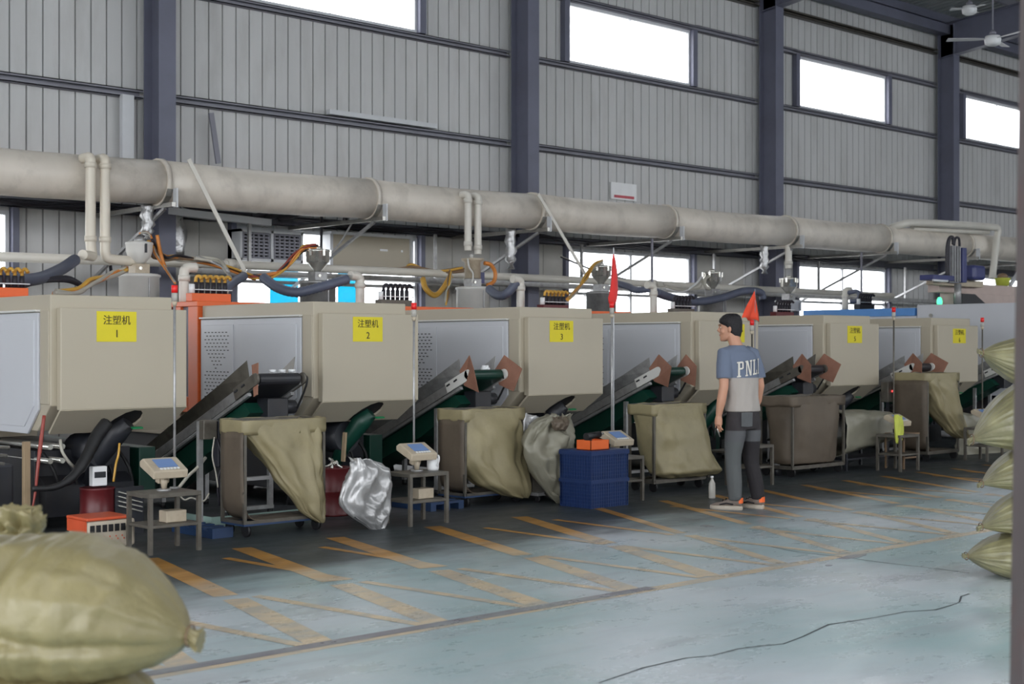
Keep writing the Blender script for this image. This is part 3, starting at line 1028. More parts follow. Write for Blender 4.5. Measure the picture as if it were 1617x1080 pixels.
# ceiling fans
def fan(loc, ztop, label, blade=0.62, rot=0.3):
    t = thing('ceiling_fan', label, 'fan', loc)
    x, y, z = loc
    MB().cyl((x, y, z + 0.14), (x, y, ztop), 0.014, n=8).build('rod', M['girt'], t)
    MB().lathe([(0.02, 0.16), (0.05, 0.13), (0.06, 0.1), (0.03, 0.09)], (x, y, z)).build('canopy', M['girt'], t)
    MB().lathe([(0.03, 0.08), (0.12, 0.06), (0.14, 0.0), (0.13, -0.07), (0.08, -0.1)], (x, y, z)).build('motor_housing', M['white_p'], t)
    for k in range(3):
        q = rot + k * 2 * math.pi / 3
        d = V((math.cos(q), math.sin(q), 0))
        n_ = V((-d.y, d.x, 0.15))
        c = V((x, y, z + 0.01))
        P = [[c + d * 0.13 - n_ * 0.03, c + d * 0.13 + n_ * 0.03], [c + d * 0.3 - n_ * 0.06, c + d * 0.3 + n_ * 0.06], [c + d * blade - n_ * 0.07, c + d * blade + n_ * 0.07]]
        MB().grid(P, False).build('fan_blade', M['frame_white'], t, solid=0.008)


fan((22.3, 12.0, 6.62), zroof(12.0) - 0.2, 'white three-blade ceiling fan hanging at the upper right', 0.75, 2.3)
fan((24.4, 13.6, 7.75), zroof(13.6) - 0.2, 'small distant ceiling fan close under the roof', 0.35, 0.2)

# ---------------------------------------------------------------- injection moulding machines
MX = [4.79, 7.20, 9.68, 12.32, 14.86, 17.38]
YF = 10.25


def machine(i, X0):
    nm = ['nearest machine at the left, sign numbered 1', 'second machine from the left, sign numbered 2', 'third machine from the left, sign numbered 3', 'fourth machine, behind the standing man', 'fifth machine, right of the man', 'sixth beige-ended machine, before the big white one'][i]
    t = thing('moulding_machine', 'beige and white moulding machine, ' + nm, 'machine', (X0, YF, 0), 'beige moulding machines in a row')
    X1 = X0 + 1.03
    # clamp housing
    prof = [(YF, 1.835), (YF, 0.99), (YF + 0.22, 0.79), (12.1, 0.79), (12.1, 1.835)]
    MB().prism(prof, 'x', X0, X1).build('clamp_housing', M['beige'], t, bevel=0.008)
    # front hood with its cut-away for the hanging pipe
    hx0, hx1 = X0 + 0.05, X0 + 1.125
    MB().box(hx0, hx1, YF - 0.07, YF - 0.002, 0.955, 1.735).build('front_hood', M['beige'], t, bevel=0.008)
    w = hx1 - hx0
    notch = [(0.40, 0), (0.42, 0.30), (0.46, 0.58), (0.52, 0.82), (0.58, 0.93), (0.635, 0.90), (0.675, 0.72), (0.68, 0.5), (0.66, 0.3), (0.61, 0.12), (0.60, 0)]
    ol = [(0.0, 1), (0.015, 0.0)] + notch + [(0.94, 0), (1, 1)]
    pa, pb = V((0, YF - 0.07, 0.953)), V((0, YF + 0.16, 0.765))

    def at(u, v, off):
        p = pb + (pa - pb) * v
        nrm = V((0, -0.63, -0.77)) * off
        return (hx0 + u * w, p.y + nrm.y, p.z + nrm.z)
    # apron as two strips of quads around the notch
    b = MB()
    k = len(ol)
    vs = [at(u, v, 0) for u, v in ol] + [at(u, v, -0.02) for u, v in ol]
    b.add(vs, [tuple(range(k))] + [(j, k + j, k + (j + 1) % k, (j + 1) % k) for j in range(k)] + [tuple(reversed(range(k, 2 * k)))])
    b.build('hood_apron', M['beige'], t)
    b = MB()
    b.add([at(0.36, -0.05, -0.024), at(0.75, -0.05, -0.024), at(0.75, 0.97, -0.024), at(0.36, 0.97, -0.024)], [(0, 1, 2, 3)])
    b.build('notch_backing', M['black'], t)
    cx = hx0 + 0.57 * w
    b = MB()
    b.tube([(cx - 0.16, YF + 0.42, 0.30), (cx - 0.12, YF + 0.28, 0.55), (cx - 0.05, YF + 0.12, 0.76), (cx + 0.01, YF + 0.05, 0.84)], [0.05, 0.07, 0.09, 0.06], 14, True)
    b.build('drop_chute', M['green' if i % 2 else 'dark'], t)
    MB().cbox((cx + 0.04, YF - 0.035, 0.80), (0.09, 0.03, 0.012), rx=0.2).build('green_rim', mat('green_rim_paint', rgb(30, 130, 80), 0.4), t)
    # sign
    sc = [(5.30, 10.17, 1.59)[0], (7.74, 10.17, 1.61)[0], (10.19, 10.17, 1.62)[0], 13.03, (15.43, 10.17, 1.59)[0], (17.99, 10.17, 1.58)[0]][i]
    sz, sw, sh = 1.595 if i < 5 else 1.59, (0.335, 0.33, 0.335, 0.3, 0.32, 0.34)[i], (0.235, 0.22, 0.215, 0.21, 0.215, 0.2)[i]
    s = MB().box(sc - sw / 2, sc + sw / 2, YF - 0.074, YF - 0.0705, sz - sh / 2, sz + sh / 2).build('number_sign', M['yellow'], t, label='yellow sign with dark lettering')
    for txt, size, z in (('注塑机', 0.078, sz + 0.045), (str([1, 2, 3, 4, 5, 6][i]), 0.085, sz - 0.058)):
        me = text_mesh(txt, size, 0.0012)
        me.materials.clear()
        me.materials.append(M['ink'])
        me.transform(Matrix.Rotation(R(90), 4, 'X'))
        o = bpy.data.objects.new('lettering', me)
        COL.objects.link(o)
        o.parent = s
        o.location = V((sc, YF - 0.0755, z)) - WO[s]
        WO[o] = WO[s]
    # side doors
    xd = X0 - 0.024
    d = MB().prism([(10.41, 1.70), (10.41, 0.955), (10.60, 0.765), (12.09, 0.765), (12.09, 1.70)], 'x', xd, X0 - 0.001).build('side_door', M['white'], t, bevel=0.006)
    MB().prism([(10.47, 1.645), (10.47, 0.985), (10.64, 0.82), (11.42, 0.82), (11.42, 1.645)], 'x', xd - 0.007, xd + 0.002).build('door_panel', M['white'], d, bevel=0.003)
    MB().prism([(11.50, 1.645), (11.50, 0.82), (12.04, 0.82), (12.04, 1.645)], 'x', xd - 0.007, xd + 0.002).build('vent_panel', M['white'], d, bevel=0.003)
    b = MB()
    for r_ in range(20):
        z = 1.575 - r_ * 0.034
        nn = 7
        lo, hi = 0, nn
        if 5 <= r_ <= 10:
            lo, hi = (r_ - 4) // 2 + 0, nn - (r_ - 4) // 2
        elif r_ > 10:
            lo, hi = 0, nn
        for c in range(lo, hi):
            y = 11.99 - c * 0.062 - (0.03 if r_ % 2 else 0)
            b.box(xd - 0.0085, xd - 0.0065, y - 0.016, y + 0.016, z - 0.005, z + 0.005)
    b.build('vent_slots', M['dark'], d, kind='stuff')
    MB().box(xd - 0.022, X0, 10.40, 12.09, 1.705, 1.722).build('door_rail', M['white2'], t, bevel=0.004)
    MB().box(X0 - 0.012, X0, 10.255, 10.40, 1.0, 1.72).build('corner_post', M['beige'], t, bevel=0.004)
    # orange guard of the mould area
    g_ = MB()
    g_.box(X0 - 0.04, X0 + 0.06, 12.12, 12.30, 0.8, 1.86)
    g_.box(X0 - 0.04, X0 + 0.06, 12.44, 12.56, 0.8, 1.86)
    g_.box(X0 - 0.055, X1, 12.10, 13.30, 1.83, 1.88)
    g_.box(X0 - 0.04, X0 + 0.06, 12.30, 12.44, 0.8, 0.95)
    g_.build('orange_guard', M['orange'], t, bevel=0.006)
    MB().box(X0 - 0.01, X0 + 0.02, 12.30, 12.44, 0.95, 1.83).build('guard_window', M['girt'], t)
    # injection end
    MB().box(X0 + 0.05, X1 - 0.05, 12.6, 15.0, 0.55, 1.15).build('injection_bed', M['beige'], t, bevel=0.01)
    MB().box(X0 + 0.2, X1 - 0.2, 12.62, 14.1, 1.16, 1.55).build('barrel_guard', M['white'], t, bevel=0.01)
    MB().box(X0 + 0.15, X1 - 0.15, 14.12, 14.95, 1.16, 1.72).build('injection_head', M['beige'], t, bevel=0.02)
    # bed, feet and the works under the hood
    MB().box(X0 + 0.10, X1 - 0.1, 10.75, 15.0, 0.14, 0.62).build('machine_bed', M['dark'], t, bevel=0.01)
    MB().prism([(10.62, 0.10), (10.62, 0.34), (10.9, 0.5), (10.9, 0.10)], 'x', X0 + 0.14, X1 - 0.14).build('oil_pan', M['dark'], t)
    for x in (X0 + 0.2, X1 - 0.2):
        for y in (10.85, 12.6, 14.7):
            MB().cyl((x, y, 0), (x, y, 0.14), 0.07, 0.045, n=10).build('levelling_foot', M['black'], t)
    for x in (X0 + 0.12, X0 + 0.22):
        for z in (0.66, 0.55):
            MB().cyl((x, 10.5, z), (x, 11.6, z), 0.022, n=8).build('tie_bar', M['chrome'], t)
    MB().cyl((X0 + 0.55, 10.5, 0.62), (X0 + 0.55, 10.9, 0.6), 0.14, n=18).build('ejector_cylinder', M['dark'], t)
    for k in range(5):
        x = X0 + 0.16 + 0.16 * k
        MB().tube([(x, 10.72, 0.6), (x + 0.05, 10.62, 0.45), (x + 0.1, 10.66, 0.25), (x + 0.02, 10.7, 0.12)], 0.014, 6, True, 3).build('oil_hose', M['black'], t)
    # green side tray that the conveyor runs under
    MB().box(X1 + 0.005, X1 + 0.16, 10.8, 12.9, 0.18, 0.60).build('side_skirt', M['green'], t, bevel=0.01)
    return t


for i, x in enumerate(MX):
    machine(i, x)

# the steel rods, gauge and wooden post at the corner of the nearest machine
t = thing('valve_rack', 'cluster of polished rods and a sight gauge under the nearest machine, at the left edge', 'valve rack', (4.35, 10.35, 0))
for k, (a, b_) in enumerate((((0, 701), (31, 710)), ((0, 714), (24, 720)), ((0, 726), (27, 732)))):
    p0, p1 = V((4.44, 10.35, 0.71)), V((4.60, 10.35, 0.66))
    z = (0.70, 0.64, 0.58)[k]
    MB().cyl((4.02, 10.38, z + 0.03), (4.52 - 0.02 * k, 10.36, z - 0.02), 0.017, n=10).build('polished_rod', M['chrome'], t)
MB().cyl((4.33, 10.3, 0.28), (4.33, 10.3, 0.50), 0.045, n=12).build('sight_glass', M['cream'], t)
MB().cyl((4.33, 10.3, 0.50), (4.33, 10.3, 0.53), 0.055, n=12).build('gauge_cap', M['chrome'], t)
MB().cyl((4.33, 10.3, 0.20), (4.33, 10.3, 0.28), 0.06, n=12).build('gauge_base', M['steel'], t)
MB().box(4.1, 4.55, 10.34, 10.8, 0.0, 0.56).build('valve_block', M['dark'], t, bevel=0.02)
for k in range(4):
    MB().tube([(4.15 + k * 0.07, 10.3, 0.3), (4.2 + k * 0.07, 10.22, 0.18), (4.3 + k * 0.08, 10.2, 0.08)], 0.022, 8, True, 3).build('oil_hose', M['black'], t)
p = MB().box((4.51, 10.10, 0.73)[0], (4.56, 10.10, 0.73)[0], 10.08, 10.12, 0, (4.53, 10.10, 0.74)[2])
tag(p.build('wooden_post', M['wood'], bevel=0.003), 'pale wooden post standing under the nearest machine', 'post')
tag(MB().tube([(4.65, 10.05, 0.93), (4.62, 10.03, 0.77), (4.58, 10.00, 0.57), (4.56, 10.00, 0.38), (4.54, 10.00, 0.27)], [0.014, 0.016, 0.013, 0.010, 0.008], 8, True, 4).build('red_strap', M['hose_r']), 'red-brown strap hanging from the corner of the nearest machine', 'strap')
tag(MB().tube([(4.53, 10.00, 0.40), (4.69, 9.98, 0.40), (4.83, 9.98, 0.46), (4.96, 10.02, 0.59), (5.09, 10.10, 0.75), (5.20, 10.15, 0.85)], [0.022, 0.026, 0.035, 0.045, 0.05, 0.05], 10, True, 5).build('drain_hose', M['black']), 'thick black hose curving out of the nearest machine', 'hose')
tag(MB().tube([(4.80, 10.10, 0.74), (4.79, 10.05, 0.66), (4.84, 10.05, 0.58), (4.91, 10.10, 0.53)], 0.012, 6, True, 4).build('thin_hose', M['hose_w']), 'thin pale hose under the nearest machine', 'hose')
tag(MB().tube([(5.23, 10.00, 0.70), (5.21, 9.98, 0.61), (5.20, 10.00, 0.54), (5.18, 10.00, 0.41)], 0.009, 6, True, 4).build('yellow_wire', M['hose_y']), 'thin yellow wire dangling by the red drum', 'wire')

# ---------------------------------------------------------------- big white machine at the right
t = thing('large_moulding_machine', 'large white moulding machine with a blue band at the right edge', 'machine', (20.0, YF, 0))
MB().prism([(10.2, 2.10), (10.2, 0.95), (10.45, 0.7), (12.05, 0.7), (12.05, 2.10)], 'x', 20.0, 21.5).build('guard_housing', M['white'], t, bevel=0.01)
MB().box(20.0, 21.5, 12.06, 15.6, 1.0, 1.93).build('rear_cover', M['white'], t, bevel=0.01)
MB().box(19.985, 21.5, 12.08, 14.2, 1.93, 2.055).build('blue_band', M['blue_m'], t, bevel=0.006)
MB().box(20.2, 21.3, 10.5, 15.5, 0.12, 0.69).build('machine_bed', M['dark'], t, bevel=0.02)
for x in (20.3, 21.2):
    for y in (10.7, 13, 15.2):
        MB().cyl((x, y, 0), (x, y, 0.12), 0.07, n=10).build('levelling_foot', M['black'], t)
MB().cyl((19.98, 11.8, 1.93), (20.0, 11.8, 1.93), 0.03, n=14).build('round_lock', M['steel'], t)
MB().box(19.992, 20.0, 10.35, 10.36, 0.98, 2.0).build('door_gap', M['dark'], t)
MB().lathe([(0.04, 0), (0.045, 0.05), (0.03, 0.10), (0.01, 0.115)], (20.25, 11.8, 2.11), 12).build('beacon', M['led_g'], t, label='glowing green beacon')

# robot arm over it
t = thing('robot_arm', 'navy blue pick-up robot with vertical rails on the large white machine', 'robot', (20.5, 11.7, 2.11))
bx = (21.66, 11.80, 2.33)
MB().box(20.15, 23.0, 11.75, 11.95, 2.30, 2.46).build('cross_beam', M['pinkish'], t, bevel=0.006)
MB().box(20.6, 22.9, 11.7, 12.0, 2.11, 2.30).build('riser', M['pinkish'], t, bevel=0.006)
MB().box(19.75, 21.3, 11.62, 11.74, 2.40, 2.50).build('carriage_beam', M['cream'], t, bevel=0.006)
MB().cbox((19.75, 11.55, 2.50), (0.62, 0.24, 0.08)).build('gripper_plate', M['robot'], t, bevel=0.01)
MB().cbox((19.62, 11.42, 2.45), (0.42, 0.03, 0.03)).build('gripper_edge', M['frame_white'], t)
for x in (20.17, 20.24, 20.32, 20.39):
    MB().box(x - 0.014, x + 0.014, 11.52, 11.56, 2.46, 3.02).build('slide_rail', M['alu'], t)
MB().box(20.13, 20.43, 11.56, 11.60, 2.44, 3.0).build('rail_plate', M['girt'], t)
MB().box(20.44, 20.56, 11.5, 11.62, 2.45, 3.0).build('blue_column', M['robot'], t, bevel=0.01)
MB().cbox((20.9, 11.6, 2.62), (0.36, 0.3, 0.24)).build('drive_box', M['robot'], t, bevel=0.05)
for k, dx in enumerate((-0.12, -0.05)):
    MB().tube([(20.05 + k * 0.05, 11.56, 2.5), (20.05 + k * 0.05, 11.56, 2.95), (20.1 + k * 0.03, 11.55, 3.13), (20.2 + k * 0.02, 11.55, 3.15), (20.22, 11.55, 3.04)], 0.022, 8, True, 4).build('hose_loop', M['cable'], t)
MB().tube([(20.25, 11.55, 3.02), (20.28, 11.54, 3.14), (20.38, 11.54, 3.14), (20.42, 11.55, 3.02)], 0.02, 8, True, 4).build('hose_loop', M['cable'], t)
MB().cyl((20.28, 11.5, 2.12), (20.28, 11.5, 2.42), 0.055, n=14).build('arm_foot', M['alu'], t)
MB().prism([(20.5, 2.11), (20.5, 2.28), (20.9, 2.28), (21.3, 2.11)], 'y', 11.55, 11.7).build('mounting_wedge', M['dark'], t)
b = MB().bar((22.6, 11.85, 2.47), (23.3, 11.9, 2.95), 0.05)
b.build('stay_bar', M['frame_white'], t)
t = thing('parts_bin', 'small yellow-green tub with dark fittings on the beam of the robot', 'tub', (22.5, 11.85, 2.46))
MB().lathe([(0.10, 0), (0.13, 0.12), (0.14, 0.13), (0.12, 0.13), (0.1, 0.02)], (22.35, 11.85, 2.465), 14).build('tub_body', M['greenp'], t)
MB().sphere((22.35, 11.85, 2.62), 0.1, 10, 1.1, 0.9, 0.6).build('fittings', M['hose_b'], t)

# ---------------------------------------------------------------- hoppers standing on the injection ends
HX = [7.77, 10.18, 12.72, 15.24, 17.82, 20.32]
HN = ['first white hopper, above the sign numbered 1', 'second hopper with a chrome cone, right of the louvred vent', 'third hopper with an orange hose loop', 'fourth hopper, half behind the red flag', 'fifth hopper of bright chrome with bolts', 'sixth chrome hopper under the single drop pipe']
for i, x in enumerate(HX):
    y = 14.4 if i < 5 else 14.74
    t = thing('material_hopper', HN[i], 'hopper', (x, y, 1.72), 'hoppers behind the machines')
    body = M['white2'] if i in (0, 2) else (M['alu'] if i != 5 else M['frame_white'])
    zb = 1.72 if i < 5 else 2.06
    MB().lathe([(0.22, zb), (0.22, 2.21), (0.235, 2.215), (0.235, 2.24), (0.2, 2.25)], (x, y, 0), 28).build('drum', body, t)
    MB().box(x - 0.008, x + 0.008, y - 0.228, y - 0.21, 1.74 if i < 5 else 2.07, 2.2).build('drum_seam', M['alu'], t)
    MB().box(x - 0.09, x + 0.09, y - 0.08, y + 0.08, 2.25, 2.36).build('throat_box', M['alu'] if i else M['cream'], t, bevel=0.006)
    MB().cyl((x - 0.03, y - 0.09, 2.31), (x - 0.03, y - 0.08, 2.31), 0.02, n=10).build('sight_port', M['chrome'], t)
    if i == 0:
        MB().lathe([(0.05, 2.36), (0.07, 2.38), (0.125, 2.44), (0.145, 2.50), (0.148, 2.57), (0.155, 2.58), (0.15, 2.60), (0.05, 2.62)], (x, y, 0), 24).build('loader_bowl', M['white2'], t)
        MB().sphere((x, y, 2.625), 0.06, 12, 1, 1, 0.8).build('lid_knob', M['alu'], t)
        MB().box(x - 0.012, x + 0.012, y - 0.16, y - 0.145, 2.48, 2.58).build('clasp', M['dark'], t)
    elif i == 2:
        MB().lathe([(0.11, 2.36), (0.11, 2.58), (0.15, 2.60), (0.155, 2.63), (0.03, 2.64)], (x, y, 0), 20).build('loader_bowl', M['cream'], t)
        MB().lathe([(0.02, 2.63), (0.02, 2.66), (0.03, 2.67), (0.01, 2.69)], (x - 0.02, y, 0), 12).build('lid_knob', M['white2'], t)
        MB().tube([(x - 0.16, y - 0.08, 2.62), (x - 0.15, y - 0.1, 2.5), (x - 0.08, y - 0.1, 2.42), (x - 0.1, y - 0.1, 2.3)], 0.012, 6, True, 3).build('clamp_handle', M['white2'], t)
        MB().box(x + 0.1, x + 0.17, y - 0.05, y - 0.03, 2.3, 2.45).build('side_plate', M['robot'], t)
        MB().tube([(x + 0.12, y - 0.1, 2.57), (x + 0.22, y - 0.12, 2.55), (x + 0.30, y - 0.12, 2.45), (x + 0.28, y - 0.12, 2.33), (x + 0.16, y - 0.12, 2.27)], 0.028, 10, True, 5).build('feed_hose', M['hose_o'], t)
    else:
        c = M['chrome']
        MB().lathe([(0.04, 2.34), (0.05, 2.38), (0.13, 2.47), (0.145, 2.48), (0.145, 2.60), (0.155, 2.61), (0.15, 2.63), (0.05, 2.645)], (x, y, 0), 20).build('loader_bowl', c, t)
        for k in range(6):
            q = k * math.pi / 3 + 0.4
            cx_, cy_ = x + 0.155 * math.cos(q), y + 0.155 * math.sin(q)
            MB().cbox((cx_, cy_, 2.59), (0.022, 0.03, 0.075), rz=q).build('toggle_clamp', c, t)
        MB().sphere((x, y, 2.65), 0.05, 10, 1, 1, 0.7).build('lid_knob', c, t)
        if i == 4:
            MB().tube([(x - 0.15, y - 0.05, 2.56), (x - 0.28, y - 0.08, 2.5), (x - 0.27, y - 0.08, 2.38), (x - 0.14, y - 0.06, 2.36)], 0.025, 10, True, 5).build('feed_hose', M['hose_w'], t)

# manifolds with black hose fittings on top of each machine
for i, p in enumerate(((7.42, 12.35, 1.90), (9.93, 12.58, 1.93), (12.58, 12.72, 1.98), (15.12, 12.77, 1.98), (17.66, 12.93, 1.95), (20.35, 13.24, 2.02), (5.32, 12.35, 1.88))):
    x, y, z = p[0], p[1], (1.885 if i != 5 else 2.06)
    t = thing('hose_manifold', ['orange-based hose manifold beside the first white hopper', 'black hose manifold in front of the bright low window', 'hose manifold between the third and fourth hoppers', 'hose manifold left of the man', 'hose manifold in front of the sixth hopper', 'hose manifold on the blue banded machine', 'hose manifold cut off at the left edge'][i], 'manifold', (x, y, z), 'hose manifolds on the machines')
    w = 0.44
    MB().box(x - w / 2, x + w / 2, y - 0.06, y + 0.06, z, z + 0.08).build('manifold_base', M['orange'] if i in (0, 6) else M['grime'] if i in (1, 3) else M['maroon'] if i != 5 else M['dark'], t, bevel=0.004)
    MB().box(x - w / 2 + 0.02, x + w / 2 + 0.01, y - 0.07, y - 0.065, z + 0.11, z + 0.12).build('tie_rail', M['frame_white'], t)
    for k in range(6):
        xx = x - w / 2 + 0.075 + k * 0.066
        MB().cyl((xx, y, z + 0.08), (xx, y, z + 0.19), 0.024, n=8).build('valve_stem', M['cable'], t)
        f = MB()
        f.tube([(xx, y, z + 0.19), (xx, y - 0.01, z + 0.235), (xx + 0.02, y - 0.03, z + 0.25), (xx + 0.03, y - 0.06, z + 0.22)], 0.017, 8, True, 3)
        f.build('elbow_fitting', M['hose_y'] if i in (0, 2, 6) else M['cable'], t)
    MB().cyl((x - w / 2 + 0.02, y - 0.02, z + 0.08), (x - w / 2 + 0.02, y - 0.02, z + 0.17), 0.03, n=10).build('filter_cup', M['white_p'], t)

# elbows behind the housings, ribbed hoses, slack hose bundles
for i, (p, d) in enumerate((((7.58, 13.10, 2.22), 1), ((9.85, 13.10, 2.21), -1), ((12.38, 13.10, 2.25), -1), ((14.92, 13.10, 2.25), -1), ((20.28, 13.56, 2.35), 1))):
    x, y, z = p
    zb = 1.885 if i < 4 else 2.06
    t = thing('elbow_pipe', 'pale pipe elbow rising ' + ['beside the signal lamp of machine one', 'left of the second manifold', 'left of the third manifold', 'right of the red flag', 'out of the blue banded machine'][i], 'pipe', (x, y, zb), 'pale elbow pipes behind the machines')
    zb = 1.885 if i < 4 else 2.06
    MB().tube([(x, y, zb), (x, y, z - 0.03), (x + d * 0.015, y, z + 0.02), (x + d * 0.05, y, z + 0.04), (x + d * 0.14, y, z + 0.045)], 0.052, 14, True, 4).build('pipe_bend', M['pvc'], t)
    MB().cyl((x, y, z - 0.10), (x, y, z - 0.04), 0.062, n=14).build('pipe_collar', M['pvc'], t)


def ribbed(pts, r, label, m='hose'):
    P = catmull([V(p) for p in pts], 10)
    L = sum((a - b).length for a, b in zip(P, P[1:]))
    n_ = max(10, int(L / 0.022))
    # resample
    out, acc, step, k = [P[0]], 0.0, L / n_, 0
    for a, b in zip(P, P[1:]):
        d = (b - a).length
        while acc + d >= step and d > 1e-9:
            f = (step - acc) / d
            a = a + (b - a) * f
            out.append(a)
            d = (b - a).length
            acc = 0
        acc += d
    rr = [r * (1.0 if i % 2 else 0.86) for i in range(len(out))]
    o = MB().tube(out, rr, 12).build('ribbed_hose', M[m])
    return tag(o, label, 'hose', 'grey ribbed hoses above the machines')


ribbed([(5.36, 12.60, 2.10), (5.62, 12.80, 2.06), (6.05, 13.20, 2.10), (6.56, 13.80, 2.23), (6.91, 14.20, 2.36)], 0.062, 'grey ribbed hose curving in from the left edge to the pipe pair')
ribbed([(7.80, 12.70, 1.99), (8.03, 12.90, 2.10), (8.43, 13.30, 2.21)], 0.05, 'short grey ribbed hose behind the orange manifold')
ribbed([(9.00, 13.80, 2.23), (9.01, 13.50, 2.10), (9.13, 13.30, 2.05), (9.37, 13.15, 2.12), (9.67, 13.10, 2.21)], 0.06, 'sagging grey ribbed hose left of the second elbow pipe')
ribbed([(12.29, 13.60, 2.19), (12.25, 13.40, 2.10), (12.23, 13.20, 2.11), (12.34, 13.10, 2.28)], 0.06, 'short drooping ribbed hose beside the third hopper')
ribbed([(14.96, 13.90, 2.36), (14.92, 13.60, 2.30), (14.79, 13.30, 2.23), (14.84, 13.10, 2.24)], 0.05, 'ribbed hose right of the red flag, ending at an elbow')
ribbed([(15.20, 13.30, 2.21), (15.88, 13.60, 2.16), (16.70, 13.80, 2.12), (17.43, 13.90, 2.20), (17.99, 13.90, 2.32), (18.40, 13.90, 2.31), (18.48, 13.90, 2.21)], 0.062, 'long grey ribbed hose sagging before the fifth hopper')
ribbed([(20.30, 13.52, 2.34), (20.30, 13.36, 2.36), (20.30, 13.30, 2.30), (20.30, 13.34, 2.21), (20.30, 13.47, 2.20)], 0.04, 'short purple-grey hose loop beside the blue band machine')


def bundle(pts, label, cols, spread=0.05, r=0.016):
    t = thing('hose_bundle', label, 'hoses', pts[0], 'slack hose bundles')
    for k, c in enumerate(cols):
        rnd = random.Random(k * 13 + len(pts))
        P = [V(p) + V((rnd.uniform(-spread, spread), rnd.uniform(-spread, spread), rnd.uniform(-spread, spread) * 0.7)) for p in pts]
        MB().tube(P, r, 6, True, 5).build('hose', M[c], t)
    return t


bundle([(7.90, 14.40, 2.63), (8.08, 14.50, 2.46), (8.46, 14.70, 2.47), (8.96, 14.90, 2.44), (9.24, 14.90, 2.38), (9.58, 14.90, 2.29)], 'mixed brown and yellow hoses running right from the first hopper', ['hose_b', 'hose_o', 'hose_y', 'hose_b', 'cable', 'hose_w', 'hose_b'])
bundle([(9.49, 14.80, 2.30), (9.67, 14.70, 2.30), (9.84, 14.60, 2.40), (9.92, 14.50, 2.55), (10.03, 14.45, 2.65), (10.16, 14.40, 2.68)], 'orange and red hoses rising to the second hopper', ['hose_o', 'hose_o', 'hose_r', 'hose_y', 'cable'], 0.04)
bundle([(8.43, 14.30, 2.45), (8.62, 14.20, 2.42), (8.65, 14.00, 2.33), (8.57, 13.80, 2.20), (7.77, 12.60, 1.99)], 'pale hoses bending down to the orange manifold', ['hose_w', 'hose_w', 'hose_w', 'alu'], 0.035, 0.02)
bundle([(7.94, 14.30, 2.68), (7.97, 14.30, 2.54), (8.00, 14.30, 2.40), (8.05, 14.30, 2.31)], 'single orange hose hanging off the first hopper', ['hose_o', 'hose_o'], 0.012, 0.02)
bundle([(6.14, 13.00, 1.96), (6.39, 13.10, 1.99), (6.64, 13.20, 2.09), (6.95, 13.40, 2.19), (7.14, 13.50, 2.24)], 'yellow and grey hoses lying behind the top of machine one', ['hose_y', 'hose_o', 'hose_w', 'hose_w'], 0.04, 0.022)
bundle([(5.64, 13.00, 1.95), (5.98, 13.20, 2.05), (6.40, 13.40, 2.12), (6.64, 13.40, 2.05)], 'black hoses under the ribbed hose at the left', ['cable', 'cable'], 0.03, 0.025)
bundle([(11.91, 15.60, 2.48), (12.41, 15.60, 2.50), (12.58, 15.50, 2.57), (12.76, 15.40, 2.50), (12.96, 15.30, 2.49), (13.23, 15.20, 2.54)], 'brown hoses lying along the tray left of the third hopper', ['hose_b', 'hose_b', 'hose_y', 'hose_b'], 0.05, 0.018)
bundle([(12.35, 15.00, 2.37), (12.31, 14.90, 2.23), (12.47, 14.90, 2.14), (12.62, 14.90, 2.24), (12.76, 14.90, 2.42)], 'thick yellowed hose looping down left of the third hopper', ['hose_y', 'hose_y'], 0.012, 0.035)
bundle([(12.50, 14.60, 2.46), (12.39, 14.50, 2.31), (12.27, 14.40, 2.16), (12.18, 14.30, 2.00)], 'thin yellow hoses hanging left of the third hopper', ['hose_y', 'hose_b', 'hose_w'], 0.03, 0.012)
bundle([(15.28, 14.40, 2.70), (14.98, 14.30, 2.63), (14.62, 14.10, 2.43), (14.13, 13.80, 2.23), (13.32, 13.20, 2.05)], 'yellow hoses dropping from the fourth hopper to its manifold', ['hose_y', 'hose_o', 'hose_w', 'hose_y'], 0.035, 0.016)
bundle([(16.44, 14.20, 2.36), (16.81, 14.20, 2.31), (17.31, 14.30, 2.39), (17.61, 14.40, 2.52)], 'pale hoses between the fourth and fifth hoppers', ['hose_w', 'hose_w', 'white_p'], 0.05, 0.016)
bundle([(7.77, 14.40, 2.70), (7.87, 14.40, 2.71), (7.94, 14.40, 2.63), (7.96, 14.40, 2.50), (7.99, 14.20, 2.30), (7.70, 13.50, 2.12)], 'clear hose arching over the first hopper', ['hose_w', 'hose_o'], 0.008, 0.012)
bundle([(15.99, 16.00, 2.87), (16.69, 15.90, 2.67), (17.49, 15.80, 2.52), (18.34, 15.70, 2.46)], 'thin cables crossing the low window behind the flag', ['cable', 'hose_w'], 0.03, 0.012)
bundle([(11.30, 15.20, 3.08), (10.99, 15.00, 2.83), (10.68, 14.80, 2.63)], 'pale blue tube slanting down to the second hopper', ['alu'], 0.005, 0.014)

